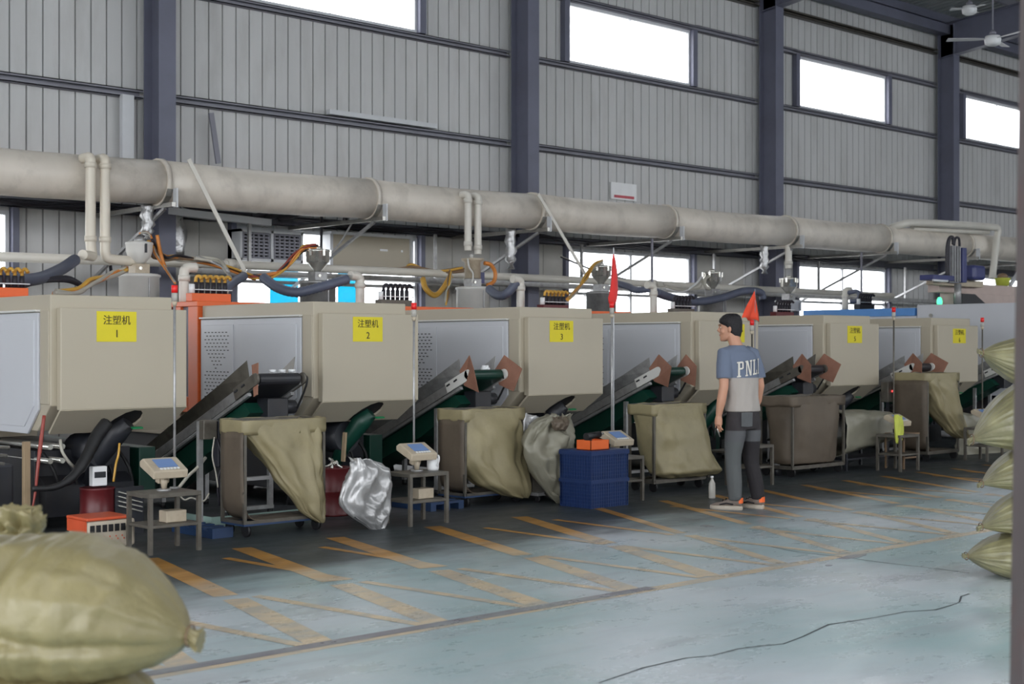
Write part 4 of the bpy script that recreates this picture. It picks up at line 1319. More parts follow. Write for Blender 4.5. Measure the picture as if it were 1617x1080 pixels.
# ---------------------------------------------------------------- inclined conveyors in the gaps
def conveyor(i, xc, ye, flaps, kind):
    nm = ['beside the second machine, carrying white parts', 'beside the third machine', 'beside the fourth machine', 'right of the man', 'in front of the sixth machine', 'beyond the sixth machine, behind the sacks'][i]
    t = thing('belt_conveyor', 'inclined belt conveyor with ' + ('cardboard flaps ' if flaps else 'metal side guards ') + nm, 'conveyor', (xc, ye + 0.9, 0), 'inclined conveyors between the machines')
    w = 0.21
    y0, z0, y1, z1 = ye + 2.1, 0.26, ye, 1.17
    d = V((0, y1 - y0, z1 - z0)).normalized()
    n_ = V((0, -d.z, d.y)) * (1 if d.y < 0 else 1)
    if n_.z < 0:
        n_ = -n_
    a, b_ = V((xc, y0, z0)), V((xc, y1, z1))

    def pt(s, h, x):
        p = a + (b_ - a) * s + n_ * h
        return (xc + x, p.y, p.z)
    # belt wrapped round the end rollers
    loop = [pt(0, 0.035, 0), pt(1, 0.035, 0)]
    prof = []
    for k in range(9):
        q = math.pi * (0.5 - k / 8)
        p = b_ + d * (0.05 * math.cos(q)) + n_ * (0.05 * math.sin(q))
        prof.append((p.y, p.z))
    for k in range(9):
        q = math.pi * (-0.5 - k / 8)
        p = a + d * (0.05 * math.cos(q)) + n_ * (0.05 * math.sin(q))
        prof.append((p.y, p.z))
    MB().prism(prof, 'x', xc - w + 0.015, xc + w - 0.015).build('belt', M['green'] if i in (1, 2) else M['dark'], t)
    cl = MB()
    for k in range(14):
        p = a + (b_ - a) * (0.04 + k * 0.07) + n_ * 0.06
        cl.cbox((xc, p.y, p.z), (2 * w - 0.06, 0.006, 0.03), rx=math.atan2(d.z, -d.y) * -1)
    cl.build('belt_cleats', M['green'], t, kind='stuff')
    for s in (-1, 1):
        x = s * w
        r = MB()
        r.bar(pt(-0.02, -0.01, x), pt(1.0, -0.01, x), 0.03, 0.085, up=n_)
        r.bar(pt(-0.02, -0.075, x), pt(0.94, -0.075, x), 0.034, 0.03, up=n_)
        r.build('side_rail', M['alu'], t, bevel=0.004)
        e = MB()
        e.bar(pt(0.86, -0.005, x + s * 0.02), pt(1.01, -0.005, x + s * 0.02), 0.02, 0.10, up=n_)
        c = pt(1.01, -0.005, x + s * 0.02)
        e.cyl((c[0] - 0.01, c[1], c[2]), (c[0] + 0.01, c[1], c[2]), 0.05, n=16)
        e.build('bearing_plate', M['white2'] if kind else M['grime'], t, bevel=0.003)
        bl = MB()
        for q in (0.88, 0.93):
            c = pt(q, 0.01, x + s * 0.034)
            bl.cbox(c, (0.006, 0.05, 0.016), rx=-0.45)
        bl.build('adjuster_slot', M['dark'], t)
        g_ = MB()
        hgt = 0.14 if s < 0 else 0.17
        p = [pt(0.05, 0.04, x), pt(0.96, 0.04, x), pt(0.99, 0.04 + hgt, x + s * 0.03), pt(0.80, 0.04 + hgt * 0.75, x + s * 0.05), pt(0.05, 0.12, x + s * 0.03)]
        g_.add(p, [tuple(range(5))])
        g_.build('side_guard', M['alu'] if kind else M['grime'], t, solid=0.004)
        if flaps:
            c = V(pt(1.0, 0.02, x + s * 0.015))
            k = random.uniform(-0.06, 0.06)
            P = [c + V((0, 0.10, 0.02)), c + V((0.02, -0.02, 0.17)), c + V((0.05 * s, -0.20 + k, 0.04)), c + V((0.03, -0.14, -0.18)), c + V((0, 0.03, -0.12))]
            MB().add(P, [(0, 1, 2, 3, 4)]).build('cardboard_flap', M['card'], t, solid=0.006)
    if i == 0:
        c = V(pt(1.0, 0.02, -w - 0.015))
        MB().add([c + V((0, 0.03, 0.10)), c + V((0, -0.06, 0.12)), c + V((0, -0.05, -0.14)), c + V((0, 0.0, -0.16))], [(0, 1, 2, 3)]).build('cardboard_flap', M['card'], t, solid=0.01)
    # underside and motor
    MB().prism([(a.y, a.z - 0.10), (b_.y + 0.25, b_.z - 0.20), (b_.y + 0.15, b_.z - 0.28), (b_.y + 0.75, b_.z - 0.62), (a.y - 0.1, a.z - 0.22)], 'x', xc - w + 0.04, xc + w - 0.04).build('belly_pan', M['green'], t)
    m = MB()
    m.box(xc - 0.04, xc + 0.16, y1 + 0.08, y1 + 0.26, z1 - 0.33, z1 - 0.16)
    m.cyl((xc + 0.16, y1 + 0.17, z1 - 0.24), (xc + 0.28, y1 + 0.17, z1 - 0.24), 0.06, n=14)
    m.build('drive_motor', M['dark'], t, bevel=0.01)
    MB().tube([(xc + 0.25, y1 + 0.05, z1 - 0.02), (xc + 0.27, y1 - 0.02, z1 + 0.02), (xc + 0.26, y1 - 0.03, z1 - 0.06), (xc + 0.26, y1 + 0.10, z1 - 0.25)], 0.010, 6, True, 4).build('drive_belt', M['black'], t)
    for x in (-w - 0.01, w + 0.01):
        MB().bar((xc + x, y1 + 0.45, 0.05), (xc + x, y1 + 0.45, z1 - 0.33), 0.04).build('leg', M['alu'], t)
        MB().bar((xc + x, y1 + 1.5, 0.05), (xc + x, y1 + 1.5, z1 - 0.78), 0.04).build('leg', M['alu'], t)
    for z in (0.05, 0.3):
        MB().box(xc - w - 0.03, xc + w + 0.03, y1 + 0.42, y1 + 0.48, z, z + 0.03).build('leg_brace', M['alu'], t)
    for x in (-w - 0.01, w + 0.01):
        for y in (0.45, 1.5):
            MB().cyl((xc + x, y1 + y, 0), (xc + x, y1 + y, 0.05), 0.025, n=8).build('foot', M['black'], t)
    return t


for i, (x, ye, fl, kd) in enumerate(((6.62, 9.93, 0, 0), (9.12, 10.15, 1, 1), (11.76, 10.08, 1, 1), (14.27, 10.02, 1, 0), (16.82, 10.08, 1, 1), (19.3, 10.1, 0, 1))):
    conveyor(i, x, ye, fl, kd)
for k in range(8):
    x, y = 6.58 + 0.032 * k, 9.95 + 0.045 * (k % 3)
    z = 1.17 + 0.05 - 0.35 * (y - 9.93) + 0.012
    b = MB().lathe([(0.012, 0), (0.028, 0.004), (0.03, 0.022), (0.024, 0.026), (0.022, 0.01)], (x, y, z), 12)
    tag(b.build('moulded_piece', M['white_p']), 'small white moulded piece at the top end of the nearest conveyor belt', 'cap', 'white moulded caps on the nearest conveyor')
for k in range(2):
    x, y = 9.15 + 0.04 * k, 10.2
    tag(MB().lathe([(0.03, 0), (0.034, 0.02), (0.02, 0.035), (0.018, 0.05)], (x, y, 1.21), 12).build('moulded_piece', M['white_p']), 'small white moulded lid ' + ('near the left rail' if k == 0 else 'near the middle') + ' of the second conveyor belt', 'lid', 'white moulded lids on the second conveyor')


# ---------------------------------------------------------------- bag racks
def lerp_tab(tab, t):
    for (t0, v0), (t1, v1) in zip(tab, tab[1:]):
        if t0 <= t <= t1:
            f = (t - t0) / (t1 - t0)
            f = f * f * (3 - 2 * f) * 0.5 + f * 0.5
            return v0 + (v1 - v0) * f
    return tab[-1][1]


def cloth_bag(x0, x1, y0, y1, U0, U1, V0, V1, Z, seed, fold=0.018, nz=30, ns=64, pull=None):
    """open-topped bag: rings of a rounded rectangle that shift and shrink downwards"""
    rings = []
    for k in range(nz + 1):
        t = k / nz
        xa = x0 + (x1 - x0) * lerp_tab(U0, t)
        xb = x0 + (x1 - x0) * lerp_tab(U1, t)
        ya = y0 + (y1 - y0) * lerp_tab(V0, t)
        yb = y0 + (y1 - y0) * lerp_tab(V1, t)
        z = lerp_tab(Z, t)
        cx, cy, hx, hy = (xa + xb) / 2, (ya + yb) / 2, max(0.006, (xb - xa) / 2), max(0.006, (yb - ya) / 2)
        ring = []
        for j in range(ns):
            q = 2 * math.pi * j / ns
            c, s = math.cos(q), math.sin(q)
            e = 0.35 + 0.35 * min(1, t * 1.6)
            px = math.copysign(abs(c) ** e, c)
            py = math.copysign(abs(s) ** e, s)
            n1 = noise.noise(V((px * 3.5 + seed + t, py * 3.5, t * 1.6)))
            n2 = noise.noise(V((px * 2.2 + seed - 1.5 * t, py * 2.2, t * 4.5 + 5)))
            nf = fold * min(1, t * 5) * (1.5 * (0.35 - 1.6 * abs(n1)) + 1.1 * (0.3 - 1.5 * abs(n2)))
            # creases fanning from the top corners
            nf += fold * 0.6 * min(1, t * 4) * math.sin(7 * px + 5.5 * t * (1 if px > 0 else -1) + seed) * (1 - 0.4 * t)
            sagz = 0.012 * noise.noise(V((px * 4 + seed * 2, py * 3, t * 4))) * min(1, t * 4)
            ring.append((cx + px * (hx + nf * 0.6), cy + py * (hy + nf), z + sagz))
        rings.append(ring)
    b = MB()
    b.loft(rings, True, False)
    n0 = len(rings) - 1
    b.f.append(tuple(n0 * ns + j for j in range(ns)))
    b.s.append(True)
    return b


def rack(label, x0, x1, y0, y1, zt, bagm, tabs, seed, base='pallet', sling=True, fold=0.018, hem=True, fm='grime'):
    t = thing('bag_rack', label, 'rack', ((x0 + x1) / 2, (y0 + y1) / 2, 0), 'open bag racks under the conveyors')
    zb = 0.10
    for x in (x0, x1):
        for y in (y0, y1):
            MB().box(x - 0.012, x + 0.012, y - 0.012, y + 0.012, zb, zt - 0.012).build('post', M[fm], t)
    for z in (zt, zb + 0.012):
        f = MB()
        f.bar((x0, y0, z), (x1, y0, z), 0.024)
        f.bar((x0, y1, z), (x1, y1, z), 0.024)
        f.bar((x0, y0, z), (x0, y1, z), 0.024)
        f.bar((x1, y0, z), (x1, y1, z), 0.024)
        f.build('top_rim' if z == zt else 'bottom_rim', M[fm], t)
    for x in (x0 + 0.04, x1 - 0.04):
        for y in (y0 + 0.04, y1 - 0.04):
            MB().cyl((x - 0.012, y, 0.05), (x + 0.012, y, 0.05), 0.05, n=12).build('caster', M['black'], t)
    MB().box(x0 - 0.01, x1 + 0.01, y0 - 0.01, y1 + 0.01, 0.085, 0.10).build('base_plate', M['pallet'] if base == 'pallet' else M['grime'], t)
    U0, U1, V0, V1, Z = tabs
    cloth = cloth_bag(x0 + 0.0, x1 - 0.0, y0 - 0.014, y1 + 0.014, U0, U1, V0, V1, Z, seed, fold).build('cloth_bag', M[bagm], t, solid=0.003)
    if hem:
        h = MB()
        n_ = 40
        rows = []
        for z, o in ((zt + 0.014, 0.013), (zt + 0.002, 0.016), (zt - 0.03, 0.015), (zt - 0.07, 0.016), (zt - 0.10, 0.012)):
            row = []
            for j in range(n_ + 1):
                q = 4 * j / n_
                s_, f_ = int(q) % 4, q - int(q)
                c = [(x0, y0), (x1, y0), (x1, y1), (x0, y1), (x0, y0)]
                px = c[s_][0] + (c[s_ + 1][0] - c[s_][0]) * f_
                py = c[s_][1] + (c[s_ + 1][1] - c[s_][1]) * f_
                nx = (px - (x0 + x1) / 2) / (x1 - x0) * 2
                ny = (py - (y0 + y1) / 2) / (y1 - y0) * 2
                w_ = 0.005 * noise.noise(V((px * 9, py * 9, z * 20 + seed)))
                row.append((px + math.copysign(o, nx) * (abs(nx) > 0.95) + w_, py + math.copysign(o, ny) * (abs(ny) > 0.95) + w_, z + w_ * 2))
            rows.append(row)
        h.grid(rows)
        h.build('folded_hem', M[bagm], t, solid=0.003)
    if sling:
        path = [(x0 - 0.016, zt - 0.08), (x0 - 0.018, zt * 0.6), (x0 - 0.012, 0.34), (x0 + 0.0, 0.22), (x0 + 0.05, 0.15), (x0 + 0.14, 0.12), (x0 + 0.3, 0.115), (x1 - 0.12, 0.12)]
        P = catmull([V((p[0], 0, p[1])) for p in path], 4)
        rows = []
        for j in range(6):
            y = y0 - 0.01 + (y1 - y0) * j / 5
            rows.append([(p.x + 0.006 * noise.noise(V((j, k * 0.5, seed))), y, p.z + 0.004 * math.sin(k + j)) for k, p in enumerate(P)])
        MB().grid(rows).build('side_sling', M['bag_dark'], t, solid=0.004)
    return t


full = [(0, 0.0), (1, 0.0)]
one = [(0, 1.0), (1, 1.0)]
rack('nearest bag rack with an olive bag drawn to a point, second from the left edge', 5.83, 6.55, 9.19, 9.50, 0.872, 'bag',
     ([(0, 0), (0.15, 0.02), (0.5, 0.36), (0.8, 0.66), (1, 0.88)], [(0, 1), (0.3, 1.0), (0.7, 0.98), (0.85, 0.95), (1, 0.92)],
      [(0, 0), (0.3, -0.08), (0.7, -0.25), (1, -0.2)], [(0, 1), (0.3, 0.7), (0.7, 0.2), (1, -0.1)], [(0, 0.872), (1, 0.07)]), 1.3, fold=0.026)
rack('second bag rack, its olive bag hanging full and straight, right of the second scale', 8.37, 9.08, 9.58, 9.93, 0.862, 'bag',
     ([(0, 0), (0.55, 0.0), (0.75, 0.2), (0.9, 0.5), (1, 0.82)], [(0, 1), (0.5, 1.03), (0.9, 1.02), (1, 0.97)],
      [(0, 0), (0.4, -0.22), (0.8, -0.4), (1, -0.25)], [(0, 1), (0.5, 0.9), (1, 0.1)], [(0, 0.862), (1, 0.05)]), 4.1, fold=0.02)
rack('third bag rack with a bag swelling out to the right, left of the man', 10.6, 11.38, 9.30, 9.62, 0.855, 'bag',
     ([(0, 0), (0.6, 0.0), (0.85, 0.02), (0.95, 0.12), (1, 0.3)], [(0, 1), (0.2, 1.0), (0.6, 1.14), (0.85, 1.27), (0.95, 1.31), (1, 1.25)],
      [(0, 0), (0.4, -0.25), (0.85, -0.45), (1, -0.2)], [(0, 1), (0.5, 1.0), (1, 0.5)], [(0, 0.855), (0.9, 0.17), (1, 0.13)]), 7.7, base='cart', sling=False, fold=0.016)
rack('dark brown square bag rack right of the standing man', 12.92, 13.9, 9.32, 9.75, 0.875, 'bag_dark',
     ([(0, 0), (0.9, 0.0), (1, 0.03)], [(0, 1), (0.9, 1.0), (1, 0.96)], [(0, 0), (0.5, -0.05), (1, 0.02)], [(0, 1), (1, 0.95)], [(0, 0.875), (1, 0.14)]), 2.2, base='cart', sling=False, fold=0.008)
rack('tallest bag rack before the sixth machine, bag trailing to the right', 15.98, 16.72, 9.48, 9.95, 1.095, 'bag',
     ([(0, 0), (0.15, 0.02), (0.5, 0.3), (0.8, 0.7), (1, 0.98)], [(0, 1), (0.3, 1.06), (0.7, 1.18), (1, 1.26)],
      [(0, 0), (0.4, -0.1), (1, -0.15)], [(0, 1), (0.4, 0.6), (1, 0.15)], [(0, 1.095), (1, 0.26)]), 9.2, base='cart', sling=True, fold=0.024)

for i, (c, w, d, lb) in enumerate((((6.16, 9.36), 0.95, 0.6, 'dark blue plastic pallet under the nearest bag rack'), ((8.75, 9.76), 0.95, 0.6, 'dark blue plastic pallet under the second bag rack'))):
    pass
# low crossways dark blue skid in front of rack one and two
def skid(x0, x1, y0, y1, label):
    t = thing('pallet', label, 'pallet', ((x0 + x1) / 2, (y0 + y1) / 2, 0))
    for k in range(5):
        y = y0 + (y1 - y0 - 0.07) * k / 4
        MB().box(x0, x1, y, y + 0.07, 0.055, 0.075).build('slat', M['pallet'], t)
    for k in range(3):
        x = x0 + (x1 - x0 - 0.06) * k / 2
        MB().box(x, x + 0.06, y0, y1, 0, 0.055).build('runner', M['pallet'], t)
    return t


skid(5.62, 5.80, 9.3, 9.9, 'narrow dark blue skid left of the nearest bag rack')
skid(7.95, 8.33, 9.55, 10.1, 'dark blue skid left of the second bag rack')
t = thing('flat_cart', 'low grey cart under the crumpled grey sheet, left of the blue crates', 'cart', (9.3, 9.6, 0))
MB().box(9.12, 9.62, 9.42, 9.85, 0.06, 0.09).build('cart_deck', M['alu'], t, bevel=0.004)
MB().box(9.14, 9.6, 9.5, 9.8, 0.09, 0.35).build('cart_box', M['grime'], t, bevel=0.004)
for x in (9.17, 9.57):
    for y in (9.47, 9.8):
        MB().cyl((x - 0.01, y, 0.03), (x + 0.01, y, 0.03), 0.03, n=10).build('caster', M['black'], t)


def limp(rows, thick, m, name, label, cat, seed, fold=0.03, ns=56, sub=7, open_end=False, group=None, freq=1.0, parent=None):
    """a limp bag: rows of (left point, right point) from the top down"""
    L = catmull([V(r[0]) for r in rows], sub)
    Rr = catmull([V(r[1]) for r in rows], sub)
    rings = []
    n = len(L)
    for k, (p, q) in enumerate(zip(L, Rr)):
        c = (p + q) / 2
        ax = (q - p) / 2
        hw = ax.length
        ax = ax.normalized() if hw > 1e-6 else V((1, 0, 0))
        dp = V((ax.y, -ax.x, 0)) * -1
        if dp.length < 1e-6:
            dp = V((0, 1, 0))
        t_ = k / (n - 1)
        th = thick * (0.35 + 0.65 * math.sin(math.pi * min(1, 0.15 + 0.85 * t_)) ** 0.6)
        ring = []
        for j in range(ns):
            a = 2 * math.pi * j / ns
            ca, sa = math.cos(a), math.sin(a)
            n1 = noise.noise(V((ca * 1.6 * freq + seed + t_ * 1.5, sa * 1.6, t_ * 2.6 * freq)))
            n2 = noise.noise(V((ca * 2.6 * freq + seed - t_ * 3, sa * 2.6, t_ * 4.5 * freq + 9)))
            w = fold * (1.9 * (0.4 - 1.8 * abs(n1)) + 1.1 * (0.3 - 1.6 * abs(n2)))
            ring.append(tuple(c + ax * (ca * hw + ca * w * 0.5) + dp * (sa * (th / 2 + w)) + V((0, 0, w * 0.4))))
        rings.append(ring)
    if parent:
        return MB().loft(rings, True, True).build(name, M[m], parent)
    return tag(MB().loft(rings, True, True).build(name, M[m]), label, cat, group)


limp([((6.65, 8.95, 0.57), (6.79, 8.95, 0.55)), ((6.63, 8.95, 0.50), (7.00, 8.95, 0.46)), ((6.59, 8.95, 0.38), (7.02, 8.95, 0.34)), ((6.53, 8.95, 0.26), (7.02, 8.95, 0.21)), ((6.61, 8.95, 0.14), (7.00, 8.95, 0.10)), ((6.77, 8.95, 0.04), (6.96, 8.95, 0.01)), ((6.86, 8.95, -0.02), (6.92, 8.95, -0.03))], 0.17, 'silver', 'foil_bag', 'crumpled silver foil bag slumped between two bag racks', 'bag', 3.3, 0.035)
limp([((9.17, 9.28, 0.81), (9.38, 9.28, 0.81)), ((8.96, 9.28, 0.72), (9.43, 9.28, 0.68)), ((8.83, 9.28, 0.57), (9.41, 9.28, 0.51)), ((8.86, 9.28, 0.41), (9.38, 9.28, 0.34)), ((8.98, 9.28, 0.24), (9.34, 9.28, 0.18)), ((9.12, 9.28, 0.09), (9.32, 9.28, 0.06)), ((9.24, 9.28, 0.01), (9.29, 9.28, 0.00))], 0.22, 'bag_grey', 'cloth_bundle', 'crumpled grey-olive sheet hanging in folds left of the blue crates', 'cloth', 12.1, 0.06, freq=1.3)
limp([((9.08, 9.60, 0.82), (9.45, 9.60, 0.75)), ((9.07, 9.60, 0.60), (9.40, 9.60, 0.56)), ((9.09, 9.60, 0.39), (9.32, 9.60, 0.36)), ((9.11, 9.60, 0.29), (9.26, 9.60, 0.27))], 0.10, 'silver', 'foil_wrap', 'shiny silver wrap behind the crumpled sheet', 'foil', 5.2, 0.04)
limp([((9.12, 9.20, 0.80), (9.26, 9.20, 0.80)), ((9.04, 9.15, 0.75), (9.24, 9.15, 0.74)), ((9.06, 9.15, 0.69), (9.20, 9.15, 0.67))], 0.09, 'bag_dark', 'cloth_knot', 'knotted brownish rag on top of the crumpled sheet', 'rag', 8.0, 0.02)
# bag thrown lengthways over a low trestle right of the dark rack
t = thing('low_trestle', 'low dark trestle under the lengthways hanging cloth right of the brown rack', 'trestle', (14.5, 9.6, 0))
for x in (14.1, 14.95):
    for y in (9.42, 9.78):
        MB().box(x - 0.015, x + 0.015, y - 0.015, y + 0.015, 0, 0.6).build('leg', M['dark'], t)
MB().box(14.05, 15.0, 9.4, 9.8, 0.6, 0.63).build('trestle_top', M['dark'], t)
MB().box(14.08, 14.98, 9.4, 9.8, 0.12, 0.14).build('lower_shelf', M['dark'], t)
rings = []
for k in range(25):
    s = k / 24
    x = 13.95 + 1.17 * s
    zt, zb = 0.70 - 0.02 * s - 0.03 * s * s, 0.17 + 0.16 * s
    ring = []
    for j in range(48):
        q = 2 * math.pi * j / 48
        c, sn = math.cos(q), math.sin(q)
        e = 0.5
        w = 0.02 * noise.noise(V((c * 2, sn * 3, s * 5))) + 0.012 * noise.noise(V((c * 6, sn * 6, s * 12)))
        ring.append((x, 9.58 + math.copysign(abs(c) ** e, c) * (0.27 + w), (zt + zb) / 2 + math.copysign(abs(sn) ** e, sn) * ((zt - zb) / 2 + w)))
    rings.append(ring)
b = MB().loft(rings, True, False)
tag(b.build('cloth_sleeve', M['bag_grey'], solid=0.004), 'grey cloth sleeve hanging lengthways, its open end to the right, right of the brown rack', 'cloth')
limp([((17.51, 9.90, 0.55), (18.98, 9.90, 0.48)), ((17.38, 9.85, 0.32), (19.07, 9.85, 0.20)), ((17.27, 9.80, 0.11), (19.12, 9.80, -0.01)), ((17.31, 9.80, -0.08), (19.06, 9.80, -0.20))], 0.4, 'bag_grey', 'cloth_bale', 'pale grey cloth bag behind the stacked sacks, right of the tallest rack', 'bag', 2.7, 0.04)

# ---------------------------------------------------------------- blue mesh crates and what lies on them
def crate(x0, x1, y0, y1, z0, z1, label):
    t = thing('mesh_crate', label, 'crate', ((x0 + x1) / 2, (y0 + y1) / 2, z0), 'stacked blue crates')
    b = MB()
    b.box(x0, x1, y0, y1, z0, z0 + 0.02)
    th = 0.012
    for (a, c, d, e) in ((x0, x1, y0, y0 + th), (x0, x1, y1 - th, y1), (x0, x0 + th, y0, y1), (x1 - th, x1, y0, y1)):
        b.box(a, c, d, e, z0 + 0.02, z1)
    b.build('crate_body', M['crate'], t)
    r = MB()
    r.box(x0 - 0.012, x1 + 0.012, y0 - 0.012, y0, z1 - 0.03, z1)
    r.box(x0 - 0.012, x1 + 0.012, y1, y1 + 0.012, z1 - 0.03, z1)
    r.box(x0 - 0.012, x0, y0, y1, z1 - 0.03, z1)
    r.box(x1, x1 + 0.012, y0, y1, z1 - 0.03, z1)
    r.build('crate_rim', M['crate'], t)
    l = MB()
    n = int((x1 - x0) / 0.03)
    for k in range(n + 1):
        x = x0 + (x1 - x0) * k / n
        l.box(x - 0.003, x + 0.003, y0 - 0.006, y0, z0, z1 - 0.03)
    n = int((y1 - y0) / 0.03)
    for k in range(n + 1):
        y = y0 + (y1 - y0) * k / n
        l.box(x0 - 0.006, x0, y - 0.003, y + 0.003, z0, z1 - 0.03)
    n = int((z1 - z0) / 0.03)
    for k in range(n):
        z = z0 + (z1 - z0) * k / n
        l.box(x0, x1, y0 - 0.006, y0, z - 0.002, z + 0.004)
        l.box(x0 - 0.006, x0, y0, y1, z - 0.002, z + 0.004)
    l.build('mesh_ribs', M['crate'], t, kind='stuff')
    return t


crate(9.12, 9.60, 8.74, 9.12, 0.0, 0.25, 'lower blue mesh crate of the stack beside the third scale')
crate(9.12, 9.60, 8.74, 9.12, 0.252, 0.50, 'upper blue mesh crate of the stack beside the third scale')
MB().box(9.11, 9.61, 8.73, 9.13, 0.501, 0.512).build('x', M['crate'], None)
o = bpy.data.objects['x']
o.name = 'crate_lid'
tag(o, 'flat blue lid on the stacked crates', 'lid')
b = MB()
for q in ((9.18, 9.42, 8.80, 8.806), (9.18, 9.42, 8.97, 8.976), (9.18, 9.186, 8.8, 8.97), (9.414, 9.42, 8.8, 8.97)):
    b.box(*q, 0.513, 0.60)
b.box(9.18, 9.42, 8.8, 8.976, 0.513, 0.518)
tag(b.build('orange_tray', M['orange']), 'open orange plastic tray on the blue crates', 'tray')
t = thing('power_drill', 'black hand tool lying in the orange tray', 'tool', (9.3, 8.9, 0.52))
MB().cyl((9.2, 8.88, 0.63), (9.4, 8.9, 0.645), 0.035, 0.028, n=12).build('tool_body', M['black'], t)
MB().cbox((9.24, 8.88, 0.575), (0.05, 0.035, 0.11)).build('tool_grip', M['black'], t, bevel=0.008)
MB().cyl((9.4, 8.9, 0.645), (9.45, 8.905, 0.648), 0.012, n=8).build('chuck', M['chrome'], t)


# ---------------------------------------------------------------- scale tables and signal lamps
def scale_table(i, x, y, label, m='grime'):
    t = thing('work_table', 'small ' + label, 'table', (x, y, 0), 'low steel tables for the scales')
    w, d, h = 0.19, 0.15, 0.42
    for sx in (-1, 1):
        for sy in (-1, 1):
            MB().box(x + sx * w - 0.014, x + sx * w + 0.014, y + sy * d - 0.014, y + sy * d + 0.014, 0, h - 0.03).build('leg', M[m], t)
    MB().box(x - w - 0.014, x + w + 0.014, y - d - 0.014, y + d + 0.014, h - 0.03, h).build('table_top', M[m], t, bevel=0.003)
    MB().box(x - w - 0.01, x + w + 0.01, y - d - 0.01, y + d + 0.01, 0.18, 0.20).build('shelf', M[m], t, bevel=0.003)
    return t


def scale(i, x, y, where):
    t = thing('weighing_scale', 'cream scale indicator with a blue screen ' + where, 'scale', (x, y, 0.42), 'weighing scales on the low tables')
    MB().cyl((x, y, 0.42), (x, y, 0.435), 0.05, n=14).build('foot_plate', M['alu'], t)
    MB().cyl((x, y, 0.435), (x, y, 0.52), 0.018, 0.03, n=12).build('stem', M['cream'], t)
    b = MB()
    b.cbox((x, y + 0.02, 0.51), (0.09, 0.05, 0.07), rx=0.3)
    b.build('neck_bracket', M['cream'], t, bevel=0.01)
    rx = R(24)
    b = MB()
    b.prism([(-0.115, -0.028), (-0.10, 0.028), (0.085, 0.036), (0.115, 0.0), (0.10, -0.035)], 'x', -0.135, 0.135)
    m_ = Matrix.Rotation(rx, 3, 'X')
    b.v = [tuple(m_ @ V(p) + V((x, y, 0.585))) for p in b.v]
    b.build('indicator_head', M['cream'], t, bevel=0.008)
    b = MB().box(-0.075, 0.075, -0.055, 0.055, 0.0325, 0.0365)
    b.v = [tuple(Matrix.Rotation(R(2), 3, 'X') @ V(p)) for p in b.v]
    b.v = [tuple(m_ @ V(p) + V((x, y, 0.587))) for p in b.v]
    sc = b.build('screen', M['lcd'], t, label='lit blue screen')
    b = MB()
    for k in range(6):
        b.box(-0.075 + k * 0.026, -0.057 + k * 0.026, -0.085, -0.070, 0.029, 0.036)
    b.v = [tuple(m_ @ V(p) + V((x, y, 0.587))) for p in b.v]
    b.build('keypad', M['white_p'], t)


def lamp(i, x, y, zt, where, zb=0.42):
    t = thing('signal_lamp', 'thin signal lamp pole with a red top ' + where, 'signal lamp', (x, y, zb), 'signal lamps along the machines')
    MB().cyl((x, y, zb), (x, y, zt - 0.14), 0.0095, n=10).build('pole', M['alu'] if i < 3 else M['grime'], t)
    MB().cyl((x, y, zb), (x, y, zb + 0.012), 0.035, n=12).build('base_flange', M['alu'], t)
    MB().cyl((x, y, zt - 0.15), (x, y, zt - 0.115), 0.013, 0.021, n=12).build('socket', M['cream'], t)
    MB().cyl((x, y, zt - 0.115), (x, y, zt - 0.055), 0.022, n=14).build('clear_lens', M['clear'], t, label='clear lens')
    MB().cyl((x, y, zt - 0.055), (x, y, zt), 0.023, n=14).build('red_lens', M['red'], t, label='red lens')


TX = [(5.06, 9.02), (7.36, 9.02), (9.80, 9.06), (11.93, 9.15), (14.62, 9.06), (16.68, 9.1)]
TN = ['on the table before the nearest machine', 'on the table left of the second bag rack', 'behind the blue crates', 'behind the standing man', 'beside the yellow-edged table', 'beyond the tallest rack']
for i, (x, y) in enumerate(TX):
    scale_table(i, x, y, ['grey steel table before the nearest machine', 'grey steel table left of the second bag rack', 'grey steel table behind the blue crates', 'grey steel table beyond the standing man', 'steel table right of the grey cloth sleeve', 'steel table beyond the tallest rack'][i])
    if i != 3:
        scale(i, x, y, TN[i])
for i, (p, zt) in enumerate((((5.20, 9.12, 1.20), 1.88), ((7.41, 9.12, 1.16), 1.80), ((9.82, 9.14, 1.13), 1.86), ((12.04, 9.20, 1.09), 1.72), ((14.63, 9.12, 1.05), 1.90), ((16.72, 9.14, 1.02), 1.81))):
    lamp(i, p[0], p[1], zt, ['before the nearest machine', 'between the second and third machines', 'with the tall furled red flag', 'with the orange-red pennant above the man', 'before the sixth machine', 'at the right by the sacks'][i])
for i, (x, y) in enumerate(((5.12, 9.0), (7.40, 9.0))):
    tag(MB().box(x - 0.085, x + 0.075, y - 0.06, y + 0.05, 0.202, 0.285).build('junction_box', M['cream'], bevel=0.006), 'small cream box on the lower shelf of the ' + ('nearest scale table' if i == 0 else 'second scale table'), 'box')
t = thing('plastic_jug', 'white plastic jug on the second scale table', 'jug', (7.53, 9.0, 0.42))
MB().lathe([(0.045, 0), (0.05, 0.02), (0.05, 0.08), (0.03, 0.11), (0.018, 0.115), (0.018, 0.135)], (7.53, 9.02, 0.421), 16).build('jug_body', M['white_p'], t)
MB().tube([(7.53, 8.98, 0.53), (7.53, 8.95, 0.545), (7.53, 8.945, 0.5), (7.53, 8.97, 0.46)], 0.008, 6, True, 3).build('jug_handle', M['white_p'], t)
tag(MB().cyl((7.6, 9.1, 0.421), (7.6, 9.1, 0.5), 0.022, n=12).build('small_bottle', M['steel']), 'small grey bottle beside the white jug', 'bottle')

